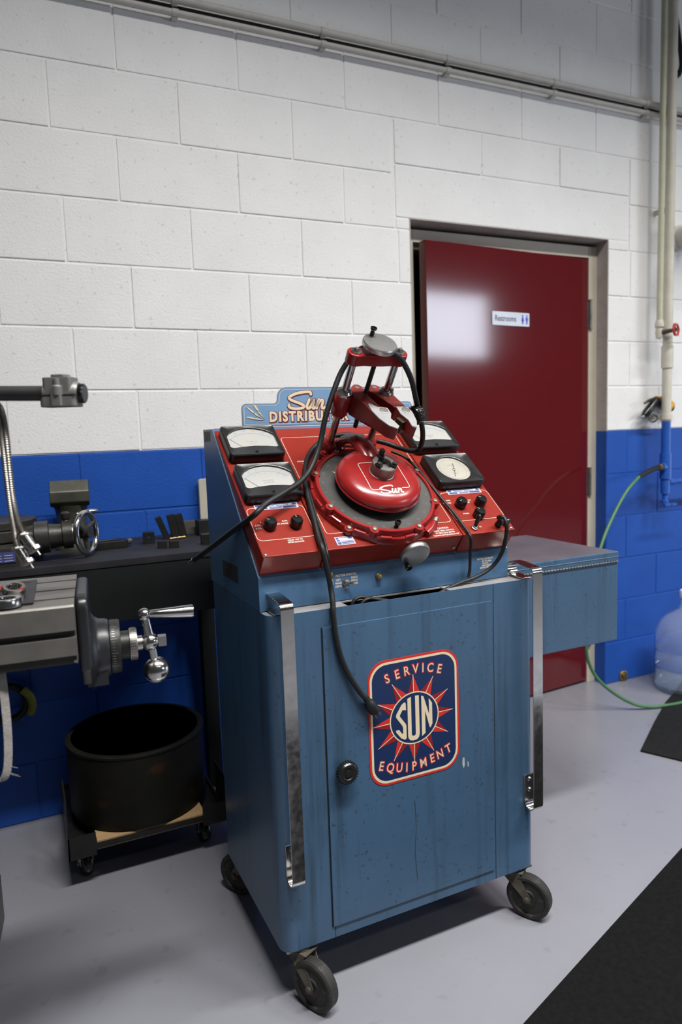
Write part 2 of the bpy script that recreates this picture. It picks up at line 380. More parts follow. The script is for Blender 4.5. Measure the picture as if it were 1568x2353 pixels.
# sign on the door
sgn = thing('door_sign', 'small silver Restrooms sign with two blue figures on dark red door', 'sign', TD @ Matrix(((1,0,0,-0.4715),(0,0,-1,-0.0005),(0,1,0,1.7135),(0,0,0,1))))
ob('plate', MB().prism(rrect(-0.105, -0.0285, 0.105, 0.0285, 0.003), 0, 0.003), M('brushed_silver_plastic', (0.62, 0.66, 0.74), 0.3, var=0.05), sgn)
ob('lettering', put_text(MB(), 'Restrooms', 0.034, -0.031, 0.0, 0.0035, 0.80, 0.0004), M('dark_grey_print', (0.06, 0.07, 0.10), 0.5), sgn)
BLF = M('blue_pictogram_print', (0.04, 0.06, 0.48), 0.4)
for k, px_ in enumerate((0.066, 0.090)):
    fg = MB().prism([(px_+0.0042*math.cos(2*PI*i/14), 0.016+0.0042*math.sin(2*PI*i/14)) for i in range(14)], 0.003, 0.0036)
    if k == 0: fg.prism([(px_-0.004, 0.010), (px_+0.004, 0.010), (px_+0.008, -0.008), (px_+0.0035, -0.008), (px_+0.0035, -0.019), (px_-0.0035, -0.019), (px_-0.0035, -0.008), (px_-0.008, -0.008)], 0.003, 0.0036)
    else: fg.prism([(px_-0.0065, 0.010), (px_+0.0065, 0.010), (px_+0.0065, -0.005), (px_+0.0038, -0.005), (px_+0.0038, -0.019), (px_-0.0038, -0.019), (px_-0.0038, -0.005), (px_-0.0065, -0.005)], 0.003, 0.0036)
    ob('pictogram', fg, BLF, sgn)
# dim room behind the door
rm = MB().box(0.5, 2.4, 0, 3.2, 2.45, 2.9).box(0.45, 0.19, 0, 0.5, 2.4, 2.9).box(3.2, 0.19, 0, 3.25, 2.4, 2.9).box(0.45, 0.19, 2.9, 3.25, 2.45, 2.95)
struct(ob('wall_inner', rm, BACKR))
struct(ob('floor_inner', MB().box(0.45, 0.19, -0.1, 3.25, 2.45, 0), FLOOR))
# ------------------------------------------------------------------ distributor tester
TM = Tr((0.05346, -1.1219, 0)) @ Rz(0.0072)
dt = thing('distributor_tester', 'blue and red wheeled distributor tester cabinet with four gauges and a turntable', 'test machine', TM)
W_, D_, ZB, ZT = 0.697, 0.453, 0.127, 0.884
# cabinet shell
def rr_front(o): return rrect(o, o, W_-o, D_-o, 0.028-o*0.6, 7)
cb = MB()
outer = rr_front(0.0); inner = rr_front(0.002); n = len(outer)
vs = [(p[0], p[1], ZB) for p in outer] + [(p[0], p[1], ZT) for p in outer] + [(p[0], p[1], ZT) for p in inner] + [(p[0], p[1], ZB) for p in inner]
fs = []
for i in range(n):
    j = (i+1) % n
    for a, b_ in ((0, n), (n, 2*n), (2*n, 3*n), (3*n, 0)): fs.append((a+i, a+j, b_+j, b_+i))
cb.add(vs, fs)
cab = ob('cabinet_body', cb, CABB, dt)
SX0, SX1, SY0, SY1 = 0.186, 0.452, 0.005, 0.046
WORN_SHEEN = M('worn_top_painted_sheen', (0.30, 0.29, 0.285), 0.4, var=0.18, vs=16, metal=0.25)  # worn paint plus light reflected off the flat top, both in the grey
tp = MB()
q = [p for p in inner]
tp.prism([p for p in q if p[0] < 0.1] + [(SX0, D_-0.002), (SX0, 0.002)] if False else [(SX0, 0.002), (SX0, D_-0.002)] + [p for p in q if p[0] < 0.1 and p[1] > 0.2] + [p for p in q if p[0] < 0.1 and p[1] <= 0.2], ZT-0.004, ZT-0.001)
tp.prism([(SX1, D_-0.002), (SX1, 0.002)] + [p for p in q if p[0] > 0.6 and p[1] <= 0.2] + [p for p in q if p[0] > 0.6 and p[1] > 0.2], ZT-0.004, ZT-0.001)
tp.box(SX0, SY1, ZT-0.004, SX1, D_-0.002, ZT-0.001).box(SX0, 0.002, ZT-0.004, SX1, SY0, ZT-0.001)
ob('cabinet_top', tp, WORN_SHEEN, dt)
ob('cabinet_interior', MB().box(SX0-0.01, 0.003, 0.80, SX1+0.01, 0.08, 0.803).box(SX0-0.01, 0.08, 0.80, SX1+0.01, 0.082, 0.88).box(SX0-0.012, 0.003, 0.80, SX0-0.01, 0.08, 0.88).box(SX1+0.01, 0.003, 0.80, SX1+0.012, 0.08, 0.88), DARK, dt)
ob('cabinet_bottom', MB().prism(inner, ZB+0.003, ZB+0.006), CABB, dt)
for q_ in ((0.5705, ZB, 0.5720, ZT), (0.1395, 0.848, 0.1410, ZT), (0.125, ZB, 0.1262, 0.156)): ob('sheet_seam', MB().box(q_[0], -0.0004, q_[1], q_[2], 0.001, q_[3]), DARK, cab)
DX0, DX1, DZ0, DZ1 = 0.1205, 0.5655, 0.155, 0.8445
gp = MB().box(DX0-0.003, -0.0003, DZ0-0.002, DX0, 0.001, DZ1+0.001).box(DX1, -0.0003, DZ0, DX1+0.0022, 0.001, DZ1).box(DX0, -0.0003, DZ0-0.0015, DX1, 0.001, DZ0)
ob('door_gap', gp, DARK, cab)
dr = ob('cabinet_door', MB().box(DX0, -0.0035, DZ0, DX1, 0.001, DZ1), CABB, dt, bevel=0.0012)
hb = MB()
for i in range(46): hb.cyl(0.0016, 0.165+i*0.0146, 0.165+i*0.0146+0.0126, 8, Tr((DX1+0.0012, -0.0015, 0)))
ob('piano_hinge', hb, CABB, dr)
ob('crease', MB().tube(smooth([(0.338, -0.0036, 0.40), (0.340, -0.0036, 0.33), (0.336, -0.0036, 0.27), (0.341, -0.0036, 0.20)], 4), 0.0007, 5), M('dark_crack_rust', (0.03, 0.035, 0.035), 0.8), dr)
TF = lambda x, z, y=-0.004: Matrix(((1,0,0,x),(0,0,-1,y),(0,1,0,z),(0,0,0,1)))   # local xy on a front face, z towards the viewer
kn = MB().lathe([(0.012, 0), (0.012, 0.006), (0.021, 0.007), (0.0235, 0.011), (0.0235, 0.022), (0.020, 0.026), (0.014, 0.026), (0.0125, 0.0245), (0.008, 0.0245), (0.0078, 0.026), (0.0001, 0.0262)], 40)
for i in range(24):
    a = 2*PI*i/24; kn.box(-0.0016, 0.0225, 0.010, 0.0016, 0.0252, 0.023, Rz(a))
ob('door_knob', kn, BAKE, dr, TF(0.1585, 0.519))
# emblem
em = ob('emblem', MB().prism(rrect(-0.1205, -0.147, 0.1205, 0.147, 0.046, 9), 0, 0.0010), REDPR, dt, TF(0.3437, 0.601, -0.0035))
def ring_poly(o, i_, z0, z1):
    n = len(o); mb = MB(); vs = [(p[0], p[1], z1) for p in o]+[(p[0], p[1], z1) for p in i_]; fs = [(k, (k+1) % n, n+(k+1) % n, n+k) for k in range(n)]
    return mb.add(vs, fs)
ob('border', ring_poly(rrect(-0.1155, -0.142, 0.1155, 0.142, 0.042, 9), rrect(-0.110, -0.1365, 0.110, 0.1365, 0.0375, 9), 0, 0.0013), CREAM, em)
ob('field', MB().prism(rrect(-0.1105, -0.137, 0.1105, 0.137, 0.038, 9), 0.0009, 0.00125), NAVY, em)
ang = [91, 60, 29.5, 0, -30.5, -61, -91.5, -122, -150.5, -179, -207.5, -237.5]
tipr = [0.1016, 0.1018, 0.103, 0.103, 0.103, 0.102, 0.1035, 0.1064, 0.1085, 0.1095, 0.107, 0.1047]
for a, R in zip(ang, tipr):
    A = Rz(math.radians(a)+0.0)
    c_ = Tr((-0.002, -0.001, 0)) @ A
    R += 0.001
    up = 0.0165
    ob('bright_ray', MB().add([(0.058, -up, 0.0016), (R, 0, 0.0016), (0.058, 0, 0.0016)], [(0, 1, 2)], c_), REDPR, em)
    ob('dark_ray', MB().add([(0.058, 0, 0.0016), (R, 0, 0.0016), (0.058, up, 0.0016)], [(0, 1, 2)], c_), DREDPR, em)
    lnm = MB().add([(0.060, -0.0010, 0.0019), (R+0.001, -0.0008, 0.0019), (R+0.001, 0.0008, 0.0019), (0.060, 0.0010, 0.0019)], [(0, 1, 2, 3)], c_); ob('ray_line', lnm, CREAM, em)
cc = [(-0.0022+0.0655*math.cos(2*PI*i/48), -0.001+0.0625*math.sin(2*PI*i/48)) for i in range(48)]
ci = [(-0.0022+0.0625*math.cos(2*PI*i/48), -0.001+0.0595*math.sin(2*PI*i/48)) for i in range(48)]
ob('circle_border', ring_poly(cc, ci, 0, 0.0022), CREAM, em); ob('circle_field', MB().prism(ci, 0.0012, 0.0020), NAVY, em)
# the three tall letters, shaped to fill the circle
Sp = [(-0.025, 0.037), (-0.0265, 0.0405), (-0.030, 0.0405), (-0.0365, 0.036), (-0.050, 0.0165), (-0.0515, 0.0105), (-0.049, 0.006), (-0.035, -0.014), (-0.0335, -0.020), (-0.0335, -0.033), (-0.0365, -0.032), (-0.044, -0.0215), (-0.0525, -0.0215), (-0.0515, -0.0265), (-0.039, -0.0425), (-0.031, -0.0475), (-0.0265, -0.0475), (-0.0245, -0.044), (-0.0245, -0.016), (-0.026, -0.011), (-0.041, 0.0095), (-0.041, 0.0125), (-0.035, 0.022), (-0.0335, 0.0235), (-0.0245, 0.0215)]
Up = [(-0.0205, 0.0475), (-0.0108, 0.0510), (-0.0108, -0.040), (-0.008, -0.0435), (-0.0025, -0.0435), (0.000, -0.040), (0.000, 0.0512), (0.0100, 0.0508), (0.0105, -0.041), (0.0085, -0.049), (0.003, -0.054), (-0.008, -0.0545), (-0.015, -0.0525), (-0.0195, -0.047), (-0.0205, -0.041)]
Np = [(0.0165, 0.0480), (0.0225, 0.0455), (0.0370, -0.0005), (0.0365, 0.0375), (0.0375, 0.0375), (0.0455, 0.0255), (0.0455, -0.0245), (0.0400, -0.0330), (0.0380, -0.0325), (0.0262, 0.010), (0.0262, -0.0435), (0.0165, -0.0495)]
lt = MB()
for P in (Sp, Up, Np): lt.add([(x, y, 0.0024) for x, y in P], [tuple(range(len(P)))])
bmx = lt.mesh('circle_lettering', clean=False)
def tri_mesh(me):
    bm = bmesh.new(); bm.from_mesh(me); bmesh.ops.triangulate(bm, faces=bm.faces, ngon_method='EAR_CLIP'); bmesh.ops.recalc_face_normals(bm, faces=bm.faces); bm.to_mesh(me); bm.free(); return me
ob('circle_lettering', tri_mesh(bmx), CREAM, em)
def arc_word(word, pts, h, bold, z, mat, name):
    mb = MB()
    for ch, (x, y, a) in zip(word, pts): put_text(mb, ch, h, x, y, z, 0.84, bold, math.radians(a))
    return ob(name, mb, mat, em)
SV = [(-0.0710, 0.1030, 17), (-0.0450, 0.1085, 12), (-0.0205, 0.1122, 6), (0.0035, 0.1135, 1), (0.0232, 0.1122, -2), (0.0430, 0.1090, -7), (0.0675, 0.1020, -14)]
EQ = [(-0.0920, -0.0985, -14), (-0.0690, -0.1075, -11), (-0.0455, -0.1130, -7), (-0.0258, -0.1168, -3), (-0.0060, -0.1180, 0), (0.0190, -0.1160, 6), (0.0435, -0.1110, 10), (0.0650, -0.1055, 14), (0.0885, -0.0970, 19)]
arc_word('SERVICE', SV, 0.0305, 0.0021, 0.0015, REDPR, 'lettering_outline'); arc_word('SERVICE', SV, 0.0300, 0.0002, 0.0019, CREAM, 'lettering')
arc_word('EQUIPMENT', EQ, 0.0305, 0.0021, 0.0015, REDPR, 'lettering_outline'); arc_word('EQUIPMENT', EQ, 0.0300, 0.0002, 0.0019, CREAM, 'lettering')
ob('chipped_paint', MB().prism([(0.474, 0.472), (0.479, 0.470), (0.4795, 0.452), (0.476, 0.444), (0.472, 0.455)], 0.0036, 0.0038, TF(0, 0, 0)).prism([(0.487, 0.458), (0.490, 0.458), (0.491, 0.447), (0.488, 0.444)], 0.0036, 0.0038, TF(0, 0, 0)), M('bare_primer', (0.38, 0.42, 0.42), 0.6), dr)
# bumper straps
def bumper(u0):
    path = [(0.001, 0.8865), (0.016, 0.8865), (0.032, 0.8875)]
    for i in range(1, 10):
        a = -PI/2+PI*i/9; path.append((0.044+0.017*math.cos(a), 0.9055+0.017*math.sin(a)))
    path += [(0.02, 0.9215), (-0.020, 0.917)]
    for i in range(1, 7):
        a = PI/2+0.1+(PI/2-0.1)*i/6; path.append((-0.024+0.013*math.cos(a), 0.904+0.013*math.sin(a)))
    path += [(-0.037, 0.70), (-0.037, 0.50), (-0.037, 0.314)]
    for i in range(1, 11):
        a = PI+PI*i/10; path.append((-0.0195+0.0175*math.cos(a), 0.314+0.0175*math.sin(a)))
    path += [(-0.002, 0.35), (-0.002, 0.380)]
    st = ob('bumper_strap', MB().strip([(a, b_) for a, b_ in path], 0.0295, 0.0026), CHROME, dt, Tr((u0, 0, 0)), bevel=0.0005, seg=1)
    for zz in (0.368, 0.340):
        ob('rivet', MB().lathe([(0.006, 0), (0.0058, 0.002), (0.004, 0.0042), (0.0001, 0.005)], 16), STEEL, st, Matrix(((1,0,0,0.0148),(0,0,-1,-0.0032),(0,1,0,zz),(0,0,0,1))))
    return st
bumper(0.0145); bumper(0.6605)
# casters
def caster(px_, py_, cx_, cy_, wx, wy, ang):
    c_ = thing_part('caster', dt)
    ax = Vector((math.cos(ang), math.sin(ang), 0)); R = 0.0570
    T = along((wx, wy, R), ax)
    wprof = [(0.008, -0.015), (0.020, -0.015), (0.022, -0.012), (0.043, -0.010), (0.046, -0.0140), (0.053, -0.0140), (R, -0.0105), (R, 0.0105), (0.053, 0.0140), (0.046, 0.0140), (0.043, 0.010), (0.022, 0.012), (0.020, 0.015), (0.008, 0.015)]
    ob('wheel', MB().lathe(wprof, 40), RUBW, c_, T)
    fk = MB()
    pl = Vector((px_, py_, 0)); w_ = Vector((wx, wy, 0)); dirf = (w_-pl); dirf.z = 0
    fx = ax.cross(Vector((0, 0, 1)))
    for sgn_ in (-1, 1):
        o = w_ + ax*sgn_*0.0185; basev = pl + ax*sgn_*0.0185
        t = 0.0022
        pts = []
        for (base, half, z) in ((basev, 0.026, 0.1165), (basev, 0.024, 0.105), (o, 0.011, R+0.004), (o, 0.009, R-0.009)):
            pts.append((base-fx*half, base+fx*half, z))
        for k in range(3):
            a0, a1, za = pts[k]; b0, b1, zb_ = pts[k+1]; off = ax*sgn_*t
            v = [a0+Vector((0,0,za)), a1+Vector((0,0,za)), b1+Vector((0,0,zb_)), b0+Vector((0,0,zb_))]
            fk.add(v+[p+off for p in v], [(0,1,2,3),(7,6,5,4),(0,4,5,1),(1,5,6,2),(2,6,7,3),(3,7,4,0)])
    fk.add([(p[0], p[1], z) for z in (0.1150, 0.1175) for p in (pl-fx*0.030-ax*0.0205, pl+fx*0.030-ax*0.0205, pl+fx*0.030+ax*0.0205, pl-fx*0.030+ax*0.0205)], [(0,3,2,1),(4,5,6,7),(0,1,5,4),(1,2,6,5),(2,3,7,6),(3,0,4,7)])
    fk.cyl(0.021, 0.1175, 0.1225, 24, Tr((px_, py_, 0)))
    ob('fork', fk, FORK, c_)
    ob('top_plate', MB().box(cx_-0.036, cy_-0.036, 0.1225, cx_+0.036, cy_+0.036, 0.1275), FORK, c_, bevel=0.002)
    for sgn_ in (-1, 1):
        ax_ = MB().lathe([(0.0075, 0), (0.0075, 0.004), (0.004, 0.006), (0.0001, 0.006)], 12, along(Vector((wx, wy, R))+ax*sgn_*0.0205, ax*sgn_))
        ob('axle_nut', ax_, FORK, c_)
def thing_part(name, parent):
    o = bpy.data.objects.new(name, None); C.objects.link(o); o.parent = parent; o.empty_display_size = 0.03; return o
AW = math.radians(207)
caster(0.050, 0.022, 0.044, 0.038, 0.060, -0.027, AW)
caster(0.650, 0.030, 0.652, 0.038, 0.666, -0.012, AW+0.06)
caster(0.046, 0.405, 0.040, 0.412, 0.030, 0.440, math.radians(214))
caster(0.650, 0.405, 0.656, 0.412, 0.640, 0.440, math.radians(200))
# side box
sb = ob('side_box', MB().box(0.697, 0.165, 0.612, 1.150, 0.575, 0.850), CABB, dt, bevel=0.003)
ob('box_lid', MB().box(0.697, 0.1635, 0.852, 1.1515, 0.5765, 0.881), CABB, sb, bevel=0.003)
ls = MB().box(0.697, 0.1626, 0.8655, 1.1515, 0.1636, 0.8668)
ob('lid_crease', ls, M('pale_worn_edge', (0.20, 0.27, 0.36), 0.4, metal=0.2), sb)
hb = MB()
for i in range(42): hb.cyl(0.0024, 0.70+i*0.0107, 0.70+i*0.0107+0.0085, 8, Tr((0, 0.1628, 0.8515)) @ Ry(PI/2) @ Tr((0, 0, 0)))
ob('piano_hinge', hb, STEELD, sb)
ob('lid_top_sheet', MB().box(0.70, 0.168, 0.8809, 1.147, 0.572, 0.8813), M('purplish_lid_top', (0.075, 0.068, 0.085), 0.42, var=0.18, vs=7, streak=0), sb)  # thin purplish grey sheet covering the lid top
# console body
prof = [(0.05, ZT+0.0005), (0.05, 0.957), (0.358, 1.277), (0.444, 1.277), (0.444, ZT+0.0005)]
TYZ = Matrix(((0,0,1,0),(1,0,0,0),(0,1,0,0),(0,0,0,1)))     # local (x,y,z) -> (v,z,u)
con = ob('console_body', MB().prism(prof, 0.0, 0.655, TYZ), CONB, dt, bevel=0.0005, seg=1)
ob('side_vent', MB().prism([(0.199, 0.921), (0.323, 0.919), (0.321, 0.958), (0.198, 0.959)], -0.0008, 0.001, TYZ), DARK, con)
ob('inspection_tag', MB().prism([(0.379, 1.247), (0.433, 1.246), (0.432, 1.272), (0.377, 1.272)], -0.0008, 0.001, TYZ), M('brown_paper_tag', (0.16, 0.13, 0.11), 0.7, var=0.3, vs=60), con)
tx = MB()
FT = lambda x, z: TF(x, z, 0.0494)
for s_, x, z, h in (('MOTOR SWITCH', 0.205, 0.9415, 0.0078), ('LEFT', 0.186, 0.9315, 0.0068), ('HAND', 0.186, 0.9245, 0.0068), ('DRIVE', 0.186, 0.9172, 0.0068), ('OFF', 0.2045, 0.9125, 0.0068), ('RIGHT', 0.226, 0.9335, 0.0068), ('HAND', 0.226, 0.9268, 0.0068), ('DRIVE', 0.226, 0.9198, 0.0068)):
    put_text(tx, s_, h, 0, 0, 0, 0.85, 0.0003, T=FT(x, z))
for s_, x, z, h in (('ROTOR CAM SHAFT', 0.586, 0.9370, 0.0062), ('SET TO ZERO', 0.590, 0.9308, 0.0056), ('4 6 8 CYL', 0.585, 0.9255, 0.0056), ('READ DEGREES', 0.592, 0.9202, 0.0056), ('BEFORE TESTING', 0.588, 0.9150, 0.0056)):
    put_text(tx, s_, h, 0, 0, 0, 0.85, 0.0003, T=FT(x, z))
ob('lettering', tx, WPRINT, con)
sw = MB().lathe([(0.0085, 0), (0.0085, 0.003), (0.006, 0.0035), (0.006, 0.008), (0.0045, 0.009)], 18).cyl(0.0022, 0.008, 0.022, 10, Ry(0.5), 0.0032)
ob('toggle_switch', sw, STEELD, dt, TF(0.2045, 0.9245, 0.05))
ob('pilot_lamp', MB().lathe([(0.0075, 0), (0.0075, 0.004), (0.006, 0.006), (0.0055, 0.009), (0.0001, 0.011)], 20), BRASS, dt, TF(0.2865, 0.9285, 0.05))
# red panel modules
FOLD, BOT, TOP = (0.02, 1.007), (0.0555, 0.9622), (0.3620, 1.2790)
MPn = Matrix(((1, 0, 0, 0), (0, math.cos(math.radians(38.5)), -math.sin(math.radians(38.5)), 0.02), (0, math.sin(math.radians(38.5)), math.cos(math.radians(38.5)), 1.007), (0, 0, 0, 1)))
mods = []
for u0, u1, dz in ((0.003, 0.1435, 0.0), (0.1455, 0.5015, 0.0), (0.5035, 0.6555, -0.004)):
    mods.append(ob('control_panel', MB().prism([FOLD, (BOT[0], BOT[1]+dz), (BOT[0]+0.02, BOT[1]+0.01), TOP, (TOP[0]-0.01, TOP[1])][:2]+[(0.075, BOT[1]), TOP], u0, u1, TYZ), RED, dt, bevel=0.0025, seg=3))
def PN(u, s, h=0.0): return MPn @ Tr((u, s, h))
def loop(pts, w=0.0016): return [(p[0], p[1]) for p in pts]
def rloop(x0, y0, x1, y1, r_): p = rrect(x0, y0, x1, y1, r_, 5); return p+[p[0]]
ln = MB().stroke([rloop(0.006, 0.046, 0.1405, 0.146, 0.012)], 0.0017, 0.0004, MPn); ob('panel_line', ln, PINK, mods[0])
ln = MB().stroke([rloop(0.165, 0.047, 0.4935, 0.389, 0.008)], 0.0018, 0.0004, MPn); ob('panel_line', ln, PINK, mods[1])
ln = MB().stroke([rloop(0.509, 0.045, 0.652, 0.146, 0.012)], 0.0017, 0.0004, MPn); ob('panel_line', ln, PINK, mods[2])
def panel_text(mod, items):
    t = MB()
    for s_, u, s, h in items: put_text(t, s_, h, u, s, 0.0005, 0.85, 0.00025, T=MPn)
    ob('lettering', t, WPRINT, mod)
panel_text(mods[0], [('ADJUST TEST TO', 0.088, 0.0400, 0.0055), ('METER READINGS', 0.088, 0.0335, 0.0055), ('8', 0.0275, 0.101, 0.006), ('6 CYL', 0.019, 0.092, 0.006), ('4 CYL', 0.018, 0.083, 0.006), ('CYL', 0.0655, 0.091, 0.006), ('R.P.M.', 0.083, 0.099, 0.006), ('RANGE', 0.080, 0.091, 0.006)])
panel_text(mods[1], [('DISTRIBUTOR', 0.1935, 0.295, 0.0055), ('LEAD', 0.196, 0.286, 0.0055), ('VACUUM', 0.440, 0.268, 0.0055), ('CAUTION', 0.459, 0.0285, 0.0082), ('ADJUST SPEED CONTROL', 0.458, 0.0205, 0.0058), ('TO ZERO R.P.M. BEFORE', 0.458, 0.0135, 0.0058), ('TURNING MOTOR SWITCH OFF', 0.458, 0.0065, 0.0058)])
panel_text(mods[2], [('SYNC', 0.522, 0.118, 0.0055), ('CAM ANGLE', 0.514, 0.109, 0.0050), ('VAC', 0.5825, 0.113, 0.0055), ('SET', 0.577, 0.106, 0.0055), ('POWER', 0.548, 0.068, 0.0055), ('ON', 0.562, 0.020, 0.005)])
def label_plate(mod, u0, s0, u1, s1, rows):
    o = ob('label_plate', MB().prism([(u0, s0), (u1, s0), (u1, s1), (u0, s1)], 0, 0.0010, MPn), PLATE, mod)
    b_ = MB()
    for (a, c, b2, d) in rows:
        x0, x1 = u0+(u1-u0)*a, u0+(u1-u0)*b2; y0, y1 = s0+(s1-s0)*c, s0+(s1-s0)*d
        b_.add([(x0, y0, 0.0012), (x1, y0, 0.0012), (x1, y1, 0.0012), (x0, y1, 0.0012)], [(0, 1, 2, 3)], MPn)
    ob('label_print', b_, PLATEB, mod)
rowL = [(0.03, 0.55, 0.13, 0.9), (0.87, 0.55, 0.97, 0.9), (0.20, 0.78, 0.80, 0.9), (0.20, 0.56, 0.45, 0.66), (0.5, 0.56, 0.78, 0.66), (0.04, 0.12, 0.28, 0.42), (0.33, 0.30, 0.62, 0.42), (0.64, 0.10, 0.95, 0.44), (0.33, 0.1, 0.6, 0.2)]
label_plate(mods[0], 0.0265, 0.1375, 0.1295, 0.1555, rowL); label_plate(mods[2], 0.534, 0.137, 0.635, 0.1545, rowL)
label_plate(mods[1], 0.1775, 0.0095, 0.222, 0.0345, [(0.06, 0.70, 0.20, 0.9), (0.72, 0.68, 0.94, 0.92), (0.25, 0.86, 0.68, 0.92), (0.06, 0.44, 0.22, 0.62), (0.26, 0.42, 0.94, 0.47), (0.06, 0.08, 0.24, 0.36), (0.28, 0.22, 0.94, 0.34), (0.28, 0.08, 0.94, 0.15)])
SCRM = MB().lathe([(0.0042, 0), (0.0040, 0.0015), (0.0028, 0.0026), (0.0001, 0.0030)], 14).mesh('panel_screw'); SCRM.materials.append(STEELD)
for md, u, s in ((0, 0.010, 0.006), (0, 0.1375, 0.007), (2, 0.517, 0.006), (2, 0.646, 0.006), (1, 0.1535, 0.421), (1, 0.494, 0.421)): ob('panel_screw', SCRM, None, mods[md], PN(u, s))
for u, h in ((0.1545, -0.032), (0.4905, -0.040)): ob('apron_screw', MB().lathe([(0.005, 0), (0.0045, 0.002), (0.0001, 0.004)], 14), STEELD, mods[1], MPn @ Tr((u, -0.0005, h)) @ Rx(PI/2))
# gauges
def star_loop(poly, c_, N_):
    out = []
    for i in range(N_):
        a = 2*PI*i/N_; dx, dy = math.cos(a), math.sin(a); best = None
        for k in range(len(poly)):
            x1, y1 = poly[k][0]-c_[0], poly[k][1]-c_[1]; x2, y2 = poly[(k+1) % len(poly)][0]-c_[0], poly[(k+1) % len(poly)][1]-c_[1]
            ex_, ey_ = x2-x1, y2-y1; den = dx*ey_-dy*ex_
            if abs(den) < 1e-12: continue
            t = (x1*ey_-y1*ex_)/den; q_ = (x1*dy-y1*dx)/den
            if t > 0 and -1e-9 <= q_ <= 1+1e-9 and (best is None or t > best): best = t
        out.append((c_[0]+dx*best, c_[1]+dy*best))
    return out
def bezel(outer_, win, hgt, rec):
    N_ = 96; c_ = (0.0, 0.006)
    ol = star_loop(outer_, c_, N_); il = star_loop(win, c_, N_)
    shr = lambda L, k, d: [(c_[0]+(x-c_[0])*(1-d/math.hypot(x-c_[0], y-c_[1])), c_[1]+(y-c_[1])*(1-d/math.hypot(x-c_[0], y-c_[1]))) for x, y in L]
    rings = [(ol, 0.0), (ol, hgt-0.004), (shr(ol, 0, 0.0012), hgt-0.0015), (shr(ol, 0, 0.0035), hgt-0.0003), (shr(ol, 0, 0.0055), hgt-0.0013), (shr(il, 0, -0.0022), hgt-0.0014), (il, hgt-0.0022), (il, rec)]
    mb = MB(); vs, fs = [], []
    for L, z in rings: vs += [(x, y, z) for x, y in L]
    for k in range(len(rings)-1):
        for i in range(N_): fs.append((k*N_+i, k*N_+(i+1) % N_, (k+1)*N_+(i+1) % N_, (k+1)*N_+i))
    mb.add(vs, fs); return mb, il
arcw = [(-0.060, 0.018), (-0.050, 0.030), (-0.036, 0.040), (-0.018, 0.046), (0.0, 0.048), (0.018, 0.046), (0.036, 0.040), (0.050, 0.031), (0.0605, 0.020), (0.0605, -0.024), (0.054, -0.0285), (0.03, -0.0245), (0.0, -0.0225), (-0.03, -0.0245), (-0.054, -0.0285), (-0.0605, -0.024)]
gout = rrect(-0.069, -0.0565, 0.069, 0.0565, 0.009, 6)
def arcpts(R, cy, a0, a1, k=18): return [(R*math.sin(math.radians(a0+(a1-a0)*i/k)), cy+R*math.cos(math.radians(a0+(a1-a0)*i/k))) for i in range(k+1)]
